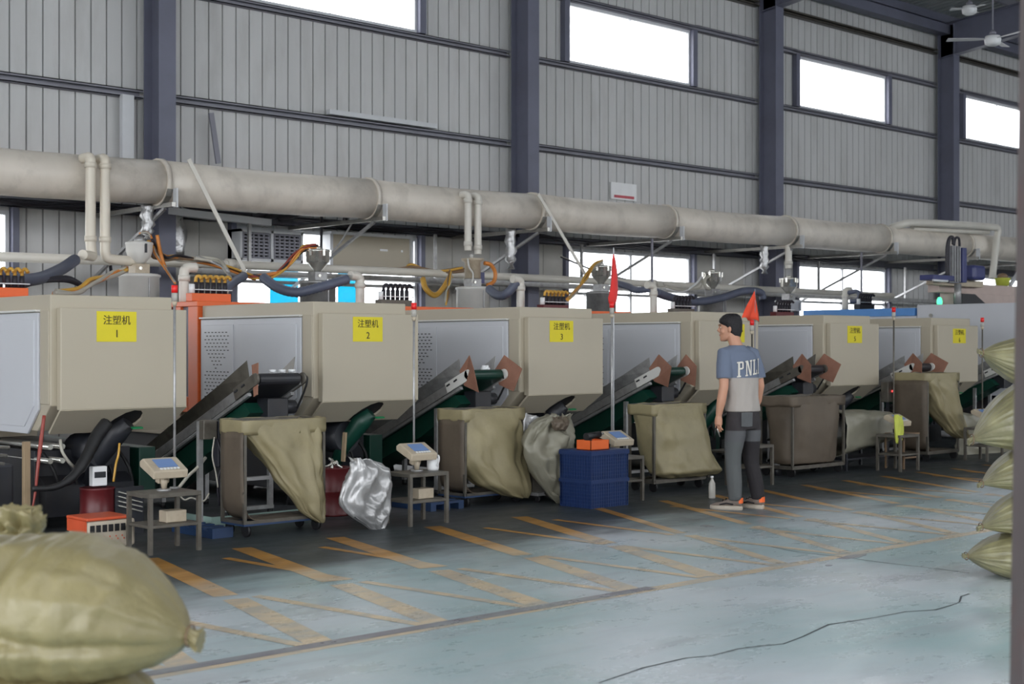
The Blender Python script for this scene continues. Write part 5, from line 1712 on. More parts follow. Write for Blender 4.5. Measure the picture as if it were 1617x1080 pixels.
# flags
t = thing('red_flag', 'tall furled red flag on a thin stick beside the third signal lamp', 'flag', (9.90, 9.20, 1.12))
fx = (9.91, 9.20, 1.84)[0]
MB().cyl((fx, 9.2, 0.42), (fx, 9.2, 2.38), 0.005, n=8).build('flag_stick', M['frame_white'], t)
rings = []
for k, (z, w, dx) in enumerate(((2.32, 0.006, 0.0), (2.25, 0.022, 0.004), (2.15, 0.032, 0.008), (2.05, 0.04, 0.004), (1.97, 0.046, 0.0), (1.9, 0.05, -0.012), (1.85, 0.04, -0.014), (1.81, 0.01, -0.01))):
    rings.append([(fx + dx + w * math.cos(q) * (1 + 0.25 * math.sin(3 * q + k)), 9.2 + w * 0.6 * math.sin(q), z) for q in [2 * math.pi * j / 20 for j in range(20)]])
MB().loft(rings).build('flag_cloth', M['flag'], t)
t = thing('pennant', 'orange-red triangular pennant on the pole above the man', 'pennant', (12.13, 9.25, 1.09))
p = [(12.15, 9.25, 2.03), (11.89, 9.22, 1.74), (12.11, 9.25, 1.66), (12.24, 9.27, 1.71)]
rows = []
for k in range(9):
    s = k / 8
    lft = V(p[0]) + (V(p[1]) - V(p[0])) * s
    rgt = V(p[0]) + (V(p[3]) - V(p[0])) * s
    rows.append([tuple(lft + (rgt - lft) * j / 8 + V((0, 0.02 * math.sin(j * 1.1 + k * 0.4) * s, 0.012 * math.sin(j * 1.3) * s))) for j in range(9)])
MB().grid(rows).build('pennant_cloth', M['flag_o'], t, solid=0.003)
MB().cyl(((12.17, 9.25, 2.03)[0], 9.26, 0.42), ((12.17, 9.25, 2.03)[0], 9.26, (12.17, 9.25, 2.05)[2]), 0.006, n=8).build('flag_stick', M['girt'], t)

# ---------------------------------------------------------------- odds and ends by the nearest machine
x, y = (5.11, 10.15, 0.21)[0], 10.12
t = thing('oil_drum', 'dark red oil drum under the nearest machine', 'drum', (x, y, 0))
MB().lathe([(0.13, 0), (0.135, 0.01), (0.13, 0.02), (0.13, 0.16), (0.136, 0.17), (0.13, 0.18), (0.13, 0.35), (0.136, 0.36), (0.125, 0.365)], (x, y, 0), 28).build('drum_body', M['maroon'], t)
MB().cyl((x + 0.05, y, 0.365), (x + 0.05, y, 0.38), 0.025, n=12).build('bung', M['dark'], t)
x2 = (5.08, 10.02, 0.47)[0]
t = thing('meter_box', 'small white meter with a dark display standing on the red drum', 'meter', (x2, 10.05, 0.38))
MB().box(x2 - 0.06, x2 + 0.06, 10.02, 10.08, 0.382, 0.53).build('meter_case', M['white_p'], t, bevel=0.006)
MB().box(x2 - 0.045, x2 + 0.045, 10.015, 10.02, 0.445, 0.49).build('display', M['dark'], t)
x0, x1 = (4.61, 9.28, 0.10)[0], (4.98, 9.28, 0.07)[0]
t = thing('portable_generator', 'orange-lidded box with six black sockets, behind the foreground sack', 'socket box', ((x0 + x1) / 2, 9.45, 0))
MB().box(x0, x1, 9.28, 9.58, 0.02, 0.215).build('case', M['gen_w'], t, bevel=0.02)
MB().box(x0 - 0.01, x1 - 0.04, 9.272, 9.59, 0.216, 0.238).build('lid', M['gen_o'], t, bevel=0.008)
MB().box(x0 - 0.008, x0 - 0.001, 9.29, 9.58, 0.13, 0.216).build('side_plate', M['gen_o'], t)
for k in range(6):
    xx = x0 + 0.035 + k * 0.047
    MB().box(xx - 0.016, xx + 0.016, 9.272, 9.28, 0.135, 0.185).build('socket', M['black'], t)
    MB().box(xx - 0.010, xx - 0.004, 9.274, 9.28, 0.095, 0.105).build('stud', M['gen_o'], t)
    MB().box(xx + 0.004, xx + 0.010, 9.274, 9.28, 0.075, 0.085).build('stud', M['gen_o'], t)
MB().cyl((x1 - 0.035, 9.27, 0.17), (x1 - 0.035, 9.28, 0.17), 0.012, n=10).build('switch', M['red'], t)
for x in (x0 + 0.05, x1 - 0.05):
    for y in (9.32, 9.54):
        MB().cyl((x, y, 0), (x, y, 0.022), 0.02, n=8).build('rubber_foot', M['black'], t)
g = (5.78, 9.75, 0.69)
t = thing('control_stand', 'steel post stand with a small brown control box left of the nearest bag rack', 'stand', (g[0], 9.75, 0))
MB().box(g[0] - 0.018, g[0] + 0.018, 9.73, 9.77, 0, 0.86).build('stand_post', M['alu'], t)
MB().box(g[0] - 0.1, g[0] + 0.2, 9.70, 9.78, 0, 0.02).build('stand_foot', M['dark'], t)
MB().box(g[0] - 0.02, g[0] + 0.10, 9.66, 9.73, 0.72, 0.87).build('control_box', M['grime'], t, bevel=0.006)
MB().box(g[0] + 0.11, g[0] + 0.21, 9.66, 9.74, 0.5, 0.86).build('terminal_box', M['dark'], t, bevel=0.006)
b = MB()
for k in range(6):
    x = g[0] + 0.1 + 0.018 * k
    b.tube([(x, 9.66, 0.72), (x + 0.02, 9.62, 0.55), (x - 0.01, 9.64, 0.38), (x + 0.02, 9.66, 0.2)], 0.007, 6, True, 3)
b.build('cable_tangle', M['cable'], t, kind='stuff')
MB().tube([(5.82, 9.60, 0.74), (5.80, 9.60, 0.60), (5.83, 9.60, 0.47), (5.85, 9.60, 0.35)], 0.006, 6, True, 3).build('pale_wire', M['hose_w'], t)
tag(MB().tube([(5.56, 9.70, 0.35), (5.66, 9.72, 0.44), (5.76, 9.75, 0.50), (5.85, 9.78, 0.57)], 0.013, 8, True, 4).build('pale_hose', M['hose_w']), 'pale hose slanting up behind the nearest scale', 'hose')
tag(MB().tube([(5.38, 9.40, 0.36), (5.44, 9.40, 0.30), (5.50, 9.40, 0.31), (5.63, 9.45, 0.27), (5.71, 9.50, 0.32)], 0.007, 6, True, 5).build('white_cable', M['hose_w']), 'white cable tangled behind the nearest scale table', 'cable')
t = thing('drip_tray', 'pale green drip tray on the floor between the first two machines', 'tray', (6.4, 10.0, 0))
MB().box(5.95, 7.0, 9.85, 10.35, 0, 0.02).build('tray_base', mat('pale_green_enamel', rgb(150, 176, 168), 0.35), t)
b = MB()
b.box(5.95, 7.0, 9.84, 9.85, 0, 0.09)
b.box(5.94, 5.95, 9.84, 10.35, 0, 0.09)
b.build('tray_lip', bpy.data.materials['pale_green_enamel'], t)
t = thing('guide_rails', 'pair of polished guide rails low beside the nearest machine', 'rails', (5.9, 10.0, 0))
for k in range(4):
    p0, p1 = V((5.22, 10.00, 0.33)), V((5.42, 10.00, 0.27))
    o = V((0, 0, -0.035 * k))
    MB().bar(tuple(p0 + o), tuple(p1 + o), 0.018, 0.01).build('rail', M['chrome'], t)
MB().box(p0.x - 0.02, p1.x + 0.02, 10.01, 10.05, 0, 0.36).build('rail_carrier', M['dark'], t)
x, y = (7.20, 9.95, 0.18)[0], 9.95
t = thing('oil_drum', 'dark red drum behind the silver foil bag', 'drum', (x, y, 0))
MB().lathe([(0.15, 0), (0.155, 0.01), (0.15, 0.02), (0.15, 0.2), (0.156, 0.21), (0.15, 0.22), (0.15, 0.40), (0.156, 0.41), (0.14, 0.40), (0.14, 0.36)], (x, y, 0), 28).build('drum_body', M['maroon'], t)
t = thing('scrap_tools', 'chrome fittings lying on the dark red drum', 'tools', (x, y, 0.4))
for k in range(5):
    q = k * 1.3
    MB().cyl((x + 0.08 * math.cos(q), y + 0.08 * math.sin(q), 0.40), (x - 0.02 * math.cos(q), y - 0.06 * math.sin(q), 0.44 + 0.01 * k), 0.012, n=8).build('fitting', M['chrome'], t)
tag(MB().bar((7.32, 9.95, 0.70), (7.30, 9.95, 0.45), 0.04, 0.02).build('wooden_batten', M['wood']), 'short wooden batten standing on the dark red drum', 'batten')
t = thing('steel_bench', 'low dark bench between the man and the brown rack', 'bench', (12.4, 9.8, 0))
for x in (12.3, 12.75):
    for y in (9.75, 10.0):
        MB().box(x - 0.012, x + 0.012, y - 0.012, y + 0.012, 0, 0.28).build('leg', M['grime'], t)
MB().box(12.28, 12.77, 9.73, 10.02, 0.28, 0.30).build('bench_top', M['grime'], t)
x = (13.05, 9.62, 0.22)[0]
t = thing('spray_flask', 'white-capped flask with yellow and red bands by the brown rack', 'flask', (x, 9.62, 0))
MB().cyl((x, 9.62, 0), (x, 9.62, 0.10), 0.06, 0.05, n=14).build('flask_stand', M['dark'], t)
MB().cyl((x, 9.62, 0.10), (x, 9.62, 0.20), 0.032, 0.036, n=14).build('flask_foot', M['white_p'], t)
MB().cyl((x, 9.62, 0.20), (x, 9.62, 0.28), 0.036, n=14).build('red_band', M['red'], t)
MB().cyl((x, 9.62, 0.28), (x, 9.62, 0.36), 0.036, n=14).build('yellow_band', M['greenp'], t)
MB().lathe([(0.036, 0.36), (0.05, 0.39), (0.052, 0.44), (0.04, 0.47), (0.02, 0.475)], (x, 9.62, 0), 16).build('flask_cap', M['white_p'], t)
x, y, _ = (10.60, 8.57, 0.00)
t = thing('water_bottle', 'clear plastic water bottle on the floor left of the man', 'bottle', (x, y, 0))
MB().lathe([(0.03, 0), (0.033, 0.01), (0.033, 0.12), (0.03, 0.13), (0.033, 0.14), (0.012, 0.18), (0.012, 0.195)], (x, y, 0), 16).build('bottle_body', M['clear'], t)
MB().cyl((x, y, 0.195), (x, y, 0.212), 0.014, n=12).build('bottle_cap', M['white_p'], t)
t = thing('padded_stool', 'yellow-edged steel stool right of the grey cloth sleeve', 'stool', (14.95, 9.2, 0))
for x in (14.78, 15.08):
    for y in (9.08, 9.32):
        MB().box(x - 0.01, x + 0.01, y - 0.01, y + 0.01, 0, 0.40).build('leg', M['hose_b'], t)
b = MB()
b.box(14.76, 15.1, 9.06, 9.34, 0.40, 0.42)
b.build('seat', M['hose_b'], t)
b = MB()
b.box(14.78, 15.08, 9.075, 9.085, 0.12, 0.14)
b.build('stretcher', M['hose_b'], t)
limp([((14.38, 8.95, 0.66), (14.53, 8.95, 0.64)), ((14.39, 8.95, 0.47), (14.55, 8.95, 0.45)), ((14.41, 8.95, 0.33), (14.50, 8.95, 0.31))], 0.06, 'greenp', 'yellow_cloth', 'yellow-green cloth hanging from the fifth scale table', 'cloth', 1.1, 0.01)
for i, p in enumerate(((16.02, 10.00, 0.87), (16.35, 10.00, 0.86))):
    t = thing('control_box', ('left' if i == 0 else 'right') + ' small control box with a red light between the fifth and sixth machines', 'control box', (p[0], 10.0, 0))
    MB().box(p[0] - 0.09, p[0] + 0.05, 10.01, 10.12, p[2] - 0.14, p[2] + 0.12).build('box_case', M['grime'], t, bevel=0.006)
    MB().box(p[0] - 0.03, p[0] + 0.0, 10.05, 10.08, 0, p[2] - 0.14).build('box_post', M['dark'], t)
    MB().cyl((p[0], 9.995, p[2]), (p[0], 10.01, p[2]), 0.012, n=10).build('red_light', M['led_r'], t)

# ---------------------------------------------------------------- the man
px_, py_, _ = (10.11, 7.80, 0.00)
P0 = V((px_, py_, 0))
FA = R(80)
UF = V((math.cos(FA), math.sin(FA), 0))
UR = V((math.sin(FA), -math.cos(FA), 0))


def PW(r, u, z):
    return P0 + UR * r + UF * u + V((0, 0, z))


man = thing('person', 'man in grey-blue and white T-shirt and dark trousers, back to the camera', 'person', tuple(P0))


def ell(c, rx, ry, n=28, ex=1.0, dz=None):
    out = []
    for j in range(n):
        q = 2 * math.pi * j / n
        a, b = math.cos(q), math.sin(q)
        a = math.copysign(abs(a) ** ex, a)
        b = math.copysign(abs(b) ** ex, b)
        out.append(tuple(PW(c[0] + rx * a, c[1] + ry * b, c[2] + (dz(a, b) if dz else 0))))
    return out


b = MB()
hc = PW(-0.045, 0.145, 1.605)
ha = FA + R(38)
hf = V((math.cos(ha), math.sin(ha), 0))
hr = V((math.sin(ha), -math.cos(ha), 0))


def HW(r, u, z):
    return hc + hr * r + hf * u + V((0, 0, z))


def hell(z, rx, ry, u, n=24):
    return [tuple(HW(rx * math.cos(2 * math.pi * j / n), u + ry * math.sin(2 * math.pi * j / n), z)) for j in range(n)]


b.loft([hell(-0.118, 0.022, 0.022, 0.062), hell(-0.108, 0.04, 0.04, 0.05), hell(-0.085, 0.054, 0.062, 0.028), hell(-0.05, 0.066, 0.082, 0.008), hell(0.0, 0.074, 0.094, -0.002), hell(0.045, 0.075, 0.096, -0.006), hell(0.08, 0.062, 0.08, -0.01), hell(0.103, 0.038, 0.05, -0.012), hell(0.112, 0.01, 0.015, -0.012)])
b.tube([HW(0, 0.088, 0.015), HW(0, 0.108, -0.022), HW(0, 0.09, -0.034)], [0.010, 0.014, 0.012], 10)
b.sphere(HW(0, 0.078, 0.028), 0.022, 10, 1.6, 1.6, 0.5)
b.sphere(HW(0, 0.080, -0.062), 0.018, 10, 1.2, 1.2, 0.7)
b.sphere(HW(0, 0.072, -0.095), 0.022, 10)
for s in (-1, 1):
    b.sphere(HW(s * 0.077, -0.008, -0.012), 0.024, 10, 0.5, 0.8, 1.25)
    b.sphere(HW(s * 0.045, 0.058, -0.03), 0.024, 10)
b.tube([PW(-0.03, 0.055, 1.38), PW(-0.035, 0.085, 1.46), PW(-0.04, 0.12, 1.55)], [0.068, 0.056, 0.055], 18)
b.loft([ell((0, 0.03, 0.84), 0.14, 0.095), ell((-0.01, 0.03, 1.0), 0.135, 0.09), ell((-0.02, 0.045, 1.2), 0.15, 0.095), ell((-0.03, 0.055, 1.36), 0.15, 0.085), ell((-0.03, 0.06, 1.42), 0.08, 0.06)])
ARM = {-1: [(-0.195, 0.055, 1.365), (-0.235, 0.015, 1.21), (-0.25, 0.0, 1.09), (-0.262, 0.02, 0.96), (-0.268, 0.045, 0.84)],
       1: [(0.135, 0.06, 1.365), (0.175, 0.03, 1.21), (0.195, 0.02, 1.09), (0.20, 0.06, 0.96), (0.195, 0.11, 0.845)]}
for s in (-1, 1):
    A = [PW(*p) for p in ARM[s]]
    b.tube(A, [0.052, 0.046, 0.041, 0.041, 0.028], 16)
    b.sphere(A[0], 0.052, 12)
    w = ARM[s][-1]
    # palm, four fingers and a thumb
    b.tube([PW(*w), PW(w[0] - s * 0.003, w[1] + 0.006, w[2] - 0.035), PW(w[0] - s * 0.008, w[1] + 0.014, w[2] - 0.085)], [0.025, 0.034, 0.036], 12)
    for k in range(4):
        du = -0.028 + 0.0205 * k
        ln = (0.055, 0.070, 0.075, 0.066)[k]
        f0 = (w[0] - s * 0.008, w[1] + 0.014 + du, w[2] - 0.08)
        b.tube([PW(*f0), PW(f0[0] - s * 0.002, f0[1] + 0.002, f0[2] - ln * 0.5), PW(f0[0] - s * 0.020, f0[1] + 0.004, f0[2] - ln * 0.85), PW(f0[0] - s * 0.034, f0[1] + 0.004, f0[2] - ln)], [0.0095, 0.009, 0.0085, 0.007], 8)
    b.tube([PW(w[0] - s * 0.004, w[1] + 0.03, w[2] - 0.03), PW(w[0] - s * 0.016, w[1] + 0.05, w[2] - 0.06), PW(w[0] - s * 0.028, w[1] + 0.052, w[2] - 0.095)], [0.014, 0.011, 0.009], 8)
for s in (-1, 1):
    b.tube([PW(s * 0.085, 0.03, 0.88), PW(s * 0.105, 0.035, 0.48), PW(s * 0.12, 0.005 if s < 0 else -0.03, 0.1)], [0.075, 0.05, 0.035], 16)
b.build('body', M['skin'], man, remesh=0.0055, smooth_it=3)
for s in (-1, 1):
    MB().sphere(HW(s * 0.03, 0.0745, 0.006), 0.0105, 10).build('eye', M['white_p'], man)
    MB().sphere(HW(s * 0.03, 0.0815, 0.006), 0.0055, 8).build('iris', M['hair'], man)
MB().tube([HW(-0.022, 0.088, -0.064), HW(0, 0.096, -0.062), HW(0.022, 0.088, -0.064)], 0.005, 6, True, 3).build('lips', mat('lip', rgb(170, 104, 92), 0.5), man)
# hair: a shaped cap, longer on top, cut close at the nape
hb = MB()
rings = []
for k, (z, rx, ry, u) in enumerate(((-0.10, 0.040, 0.026, -0.052), (-0.07, 0.062, 0.042, -0.052), (-0.035, 0.078, 0.062, -0.040), (0.0, 0.082, 0.080, -0.026), (0.03, 0.085, 0.094, -0.014), (0.05, 0.086, 0.104, -0.004), (0.08, 0.080, 0.100, -0.004), (0.108, 0.062, 0.08, -0.008), (0.126, 0.035, 0.05, -0.012), (0.131, 0.01, 0.015, -0.012))):
    n = 48
    ring = []
    for j in range(n):
        q = 2 * math.pi * j / n
        w = 1 + 0.05 * noise.noise(V((math.cos(q) * 4, math.sin(q) * 4, z * 40)))
        ring.append(tuple(HW(rx * math.cos(q) * w, u + ry * math.sin(q) * w, z + 0.004 * math.sin(9 * q + k))))
    rings.append(ring)
hb.loft(rings)
hb.build('hair', M['hair'], man, remesh=0.006, smooth_it=1)
for s in (-1, 1):
    MB().tube([HW(s * 0.014, 0.096, 0.026), HW(s * 0.03, 0.094, 0.031), HW(s * 0.045, 0.08, 0.027)], 0.0035, 6, True, 3).build('eyebrow', M['hair'], man)

def slab_text():
    # P N L I in tall slab-serif strokes, as a flat grid mesh centred on the origin
    H, w, sf = 0.135, 0.020, 0.011
    b = MB()

    def q(x0, x1, z0, z1):
        nx = max(1, int((x1 - x0) / 0.012))
        for k in range(nx):
            a, c = x0 + (x1 - x0) * k / nx, x0 + (x1 - x0) * (k + 1) / nx
            b.add([(a, z0, 0), (c, z0, 0), (c, z1, 0), (a, z1, 0)], [(0, 1, 2, 3)])
    h = H / 2
    x = -0.175
    q(x, x + w, -h, h); q(x - sf, x + w + sf, -h, -h + 0.012); q(x - sf, x + w, h - 0.012, h)
    q(x + w, x + 0.05, h - 0.014, h); q(x + w, x + 0.05, -0.002, 0.012); q(x + 0.045, x + 0.062, 0.004, h - 0.006)
    x = -0.080
    q(x, x + 0.014, -h, h); q(x + 0.062, x + 0.076, -h, h)
    b.add([(x + 0.004, h, 0), (x + 0.026, h, 0), (x + 0.074, -h, 0), (x + 0.052, -h, 0)], [(0, 1, 2, 3)])
    q(x - sf, x + 0.014 + sf, -h, -h + 0.012); q(x - sf, x + 0.014, h - 0.012, h); q(x + 0.062 - sf, x + 0.076 + sf, h - 0.012, h)
    x = 0.030
    q(x, x + w, -h, h); q(x - sf, x + w + sf, h - 0.012, h); q(x - sf, x + 0.062, -h, -h + 0.014); q(x + 0.05, x + 0.062, -h, -h + 0.04)
    x = 0.118
    q(x, x + w, -h, h); q(x - sf, x + w + sf, h - 0.012, h); q(x - sf, x + w + sf, -h, -h + 0.012)
    me_ = bpy.data.meshes.new('shirt_print')
    me_.from_pydata(b.v, [], b.f)
    return me_


# shirt
def split_mat(name, tests, default):
    m = bpy.data.materials.new(name)
    m.use_nodes = True
    t = m.node_tree
    b_ = t.nodes['Principled BSDF']
    b_.inputs['Roughness'].default_value = 0.85
    g_ = t.nodes.new('ShaderNodeNewGeometry')
    cur = None
    for vec, lim, cwhen in tests:
        d = t.nodes.new('ShaderNodeVectorMath')
        d.operation = 'DOT_PRODUCT'
        sb = t.nodes.new('ShaderNodeVectorMath')
        sb.operation = 'SUBTRACT'
        t.links.new(g_.outputs['Position'], sb.inputs[0])
        sb.inputs[1].default_value = P0
        t.links.new(sb.outputs[0], d.inputs[0])
        d.inputs[1].default_value = vec
        c = t.nodes.new('ShaderNodeMapRange')
        c.inputs[1].default_value = lim - 0.003
        c.inputs[2].default_value = lim + 0.003
        t.links.new(d.outputs['Value'], c.inputs[0])
        mx = t.nodes.new('ShaderNodeMix')
        mx.data_type = 'RGBA'
        t.links.new(c.outputs[0], mx.inputs[0])
        if cur is None:
            mx.inputs[6].default_value = default + (1,)
        else:
            t.links.new(cur, mx.inputs[6])
        mx.inputs[7].default_value = cwhen + (1,)
        cur = mx.outputs[2]
    nz = t.nodes.new('ShaderNodeTexNoise')
    nz.inputs['Scale'].default_value = 14
    bm = t.nodes.new('ShaderNodeBump')
    bm.inputs['Strength'].default_value = 0.25
    bm.inputs['Distance'].default_value = 0.01
    t.links.new(nz.outputs[0], bm.inputs['Height'])
    t.links.new(bm.outputs[0], b_.inputs['Normal'])
    t.links.new(cur, b_.inputs['Base Color'])
    return m


M['shirt'] = split_mat('two_tone_shirt', [((0, 0, 1), 1.165, rgb(104, 114, 134))], rgb(168, 161, 155))
TORSO = [(0.865, -0.005, 0.03, 0.162, 0.128), (0.90, -0.005, 0.028, 0.160, 0.126), (1.0, -0.012, 0.03, 0.155, 0.118), (1.12, -0.018, 0.036, 0.165, 0.118), (1.24, -0.024, 0.044, 0.182, 0.120), (1.33, -0.028, 0.052, 0.188, 0.112), (1.385, -0.03, 0.058, 0.170, 0.10), (1.42, -0.03, 0.065, 0.115, 0.08), (1.452, -0.033, 0.075, 0.070, 0.066)]
sb_ = MB()
rings = []
for i, (z, rc, uc, rx, ry) in enumerate(TORSO):
    n = 48
    ring = []
    for j in range(n):
        q = 2 * math.pi * j / n
        a, c = math.cos(q), math.sin(q)
        w = 0.020 * (0.3 - 1.2 * abs(noise.noise(V((a * 1.6, c * 1.6 + z * 2, z * 9))))) * (1 if z < 1.28 else 0.3)
        ring.append(tuple(PW(rc + (rx + w) * math.copysign(abs(a) ** 0.85, a), uc + (ry + w) * math.copysign(abs(c) ** 0.9, c), z)))
    rings.append(ring)
sb_.loft(rings)
for s in (-1, 1):
    A = [V(PW(*p)) for p in ARM[s]]
    A0 = PW(ARM[s][0][0] * 0.55, 0.06, 1.385)
    mid = A[0] + (A[1] - A[0]) * 0.5
    end = A[1] + (A[2] - A[1]) * 0.45
    sb_.tube([A0, A[0] + V((0, 0, 0.01)), mid, A[1], end], [0.065, 0.068, 0.069, 0.068, 0.066], 20)
sb_.build('t_shirt', M['shirt'], man, remesh=0.008, smooth_it=2)
me = slab_text()
me.materials.clear()
me.materials.append(M['print'])
vs = []
for v in me.vertices:
    r, z = v.co.x * 0.80 + 0.0, 1.255 + v.co.y * 1.0
    z += 0.012 * r / 0.1
    uc, ry, rx, rc = 0.044, 0.120, 0.182, -0.024
    q = max(-0.985, min(0.985, (r - rc) / rx))
    u = uc - ry * (max(0.0, 1 - abs(q) ** 2.2)) ** 0.45 - 0.010
    vs.append(PW(r, u, z) - P0)
for v, p in zip(me.vertices, vs):
    v.co = p
o = bpy.data.objects.new('shirt_print', me)
COL.objects.link(o)
o.parent = man
o['label'] = 'tall white letters across the back'
# trousers with contrasting panels
M['trousers'] = split_mat('panelled_trousers', [(tuple(UR), 0.0, rgb(36, 33, 36)), ((0, 0, 1), 0.60, rgb(84, 85, 88)), ((0, 0, 1), 0.70, rgb(50, 46, 48))], rgb(84, 87, 88))
tb = MB()
tb.loft([ell((0, 0.028, 0.71), 0.165, 0.112), ell((0, 0.025, 0.78), 0.172, 0.122), ell((0, 0.028, 0.86), 0.162, 0.115), ell((-0.003, 0.03, 0.93), 0.148, 0.105)])
for s in (-1, 1):
    an = (s * 0.12, 0.0 if s < 0 else -0.03)
    P = [(s * 0.08, 0.025, 0.80), (s * 0.09, 0.03, 0.66), (s * 0.105, 0.04, 0.48), (s * 0.108, 0.035, 0.40), (s * 0.115, 0.012 if s < 0 else -0.01, 0.24), (an[0], an[1], 0.12), (an[0], an[1], 0.085)]
    rings = []
    for k, p in enumerate(P):
        rr = (0.092, 0.086, 0.072, 0.068, 0.062, 0.055, 0.052)[k]
        rings.append([tuple(PW(p[0] + (rr + 0.006 * noise.noise(V((math.cos(q) * 2, math.sin(q) * 2, p[2] * 14 + s)))) * math.cos(q), p[1] + (rr * 1.1 + 0.006 * math.sin(p[2] * 60)) * math.sin(q), p[2])) for q in [2 * math.pi * j / 24 for j in range(24)]])
    tb.loft(rings)
tb.build('trousers', M['trousers'], man, remesh=0.008, smooth_it=3)
pk = MB()
pk.add([tuple(PW(-0.115 + dx, 0.028 - 0.122 * math.sqrt(max(0.05, 1 - ((-0.115 + dx) / 0.19) ** 2)) - 0.008, z)) for dx, z in ((-0.0, 0.74), (0.055, 0.735), (0.105, 0.74), (0.108, 0.86), (0.055, 0.865), (0.0, 0.86))], [(0, 1, 4, 5), (1, 2, 3, 4)])
pk.build('back_pocket', M['trouser'], man, solid=0.006)
# sneakers
def shoe(s, r0, u0, ang):
    c = PW(r0, u0, 0)
    a = FA + ang
    f = V((math.cos(a), math.sin(a), 0))
    d = V((math.sin(a), -math.cos(a), 0))

    def q(x, y, z):
        return tuple(c + f * x + d * y + V((0, 0, z)))
    up = MB()
    sec = [(-0.085, 0.030, 0.10), (-0.07, 0.038, 0.115), (-0.03, 0.042, 0.115), (0.01, 0.043, 0.105), (0.06, 0.046, 0.085), (0.11, 0.050, 0.066), (0.155, 0.046, 0.056), (0.185, 0.032, 0.045), (0.196, 0.014, 0.036)]
    rings = []
    for x, w, h in sec:
        ring = []
        for j in range(16):
            t_ = 2 * math.pi * j / 16
            zz = math.sin(t_)
            ring.append(q(x, w * math.cos(t_), 0.028 + (h - 0.028) * 0.5 + (h - 0.028) * 0.5 * zz))
        rings.append(ring)
    up.loft(rings)
    sh = up.build('sneaker', M['shoe'], man, label='beige and grey sneaker with an orange heel tab')
    so = MB()
    n = 14
    rings = []
    for z, g_ in ((0.0, 0.0), (0.012, 0.004), (0.032, 0.002), (0.038, -0.006)):
        L_ = []
        for j in range(28):
            t_ = 2 * math.pi * j / 28
            x = 0.055 + 0.148 * math.cos(t_)
            w = (0.048 if x > 0.05 else 0.042) * (1 if abs(math.cos(t_)) < 0.9 else 0.95)
            L_.append(q(x + g_ * math.cos(t_), (w + g_) * math.copysign(abs(math.sin(t_)) ** 0.75, math.sin(t_)), z))
        rings.append(L_)
    so.loft(rings, False)
    so.build('sole', M['sole'], sh)
    MB().add([q(-0.09, -0.02, 0.06), q(-0.09, 0.02, 0.06), q(-0.09, 0.018, 0.108), q(-0.09, -0.018, 0.108), q(-0.072, -0.038, 0.06), q(-0.072, 0.038, 0.06), q(-0.072, 0.036, 0.1), q(-0.072, -0.036, 0.1)], [(0, 1, 2, 3), (1, 5, 6, 2), (4, 0, 3, 7)]).build('heel_tab', M['orange_tab'], sh, solid=0.006)
    b2 = MB()
    for k in range(3):
        b2.tube([q(0.02 + 0.03 * k, -0.03, 0.095 - 0.012 * k), q(0.03 + 0.03 * k, 0, 0.108 - 0.012 * k), q(0.02 + 0.03 * k, 0.03, 0.095 - 0.012 * k)], 0.004, 6)
    b2.tube([q(-0.02, 0.042, 0.05), q(0.04, 0.048, 0.06), q(0.1, 0.05, 0.045)], 0.007, 6)
    b2.tube([q(-0.02, -0.042, 0.05), q(0.04, -0.048, 0.06), q(0.1, -0.05, 0.045)], 0.007, 6)
    b2.build('laces', M['trouser_k'], sh)
    ank = MB().cyl(q(-0.035, 0, 0.09), q(-0.035, 0, 0.13), 0.042, 0.042, n=14)
    ank.build('sock', M['trouser_k'], man)


shoe(-1, -0.12, 0.035, R(30))
shoe(1, 0.12, 0.005, R(12))
w = PW(-0.262, 0.075, 0.70)
t = thing('hand_tool', 'small steel snips held in the left hand of the man', 'tool', tuple(w))
MB().tube([w + V((0, 0, 0.04)), w + V((0.01, 0.0, 0.0)), w + V((0.03, -0.01, -0.055))], [0.007, 0.008, 0.004], 8).build('blade', M['chrome'], t)
MB().tube([w + V((0, 0, 0.04)), w + V((-0.012, 0.01, 0.0)), w + V((-0.02, 0.01, -0.045))], [0.007, 0.007, 0.005], 8).build('handle', M['black'], t)


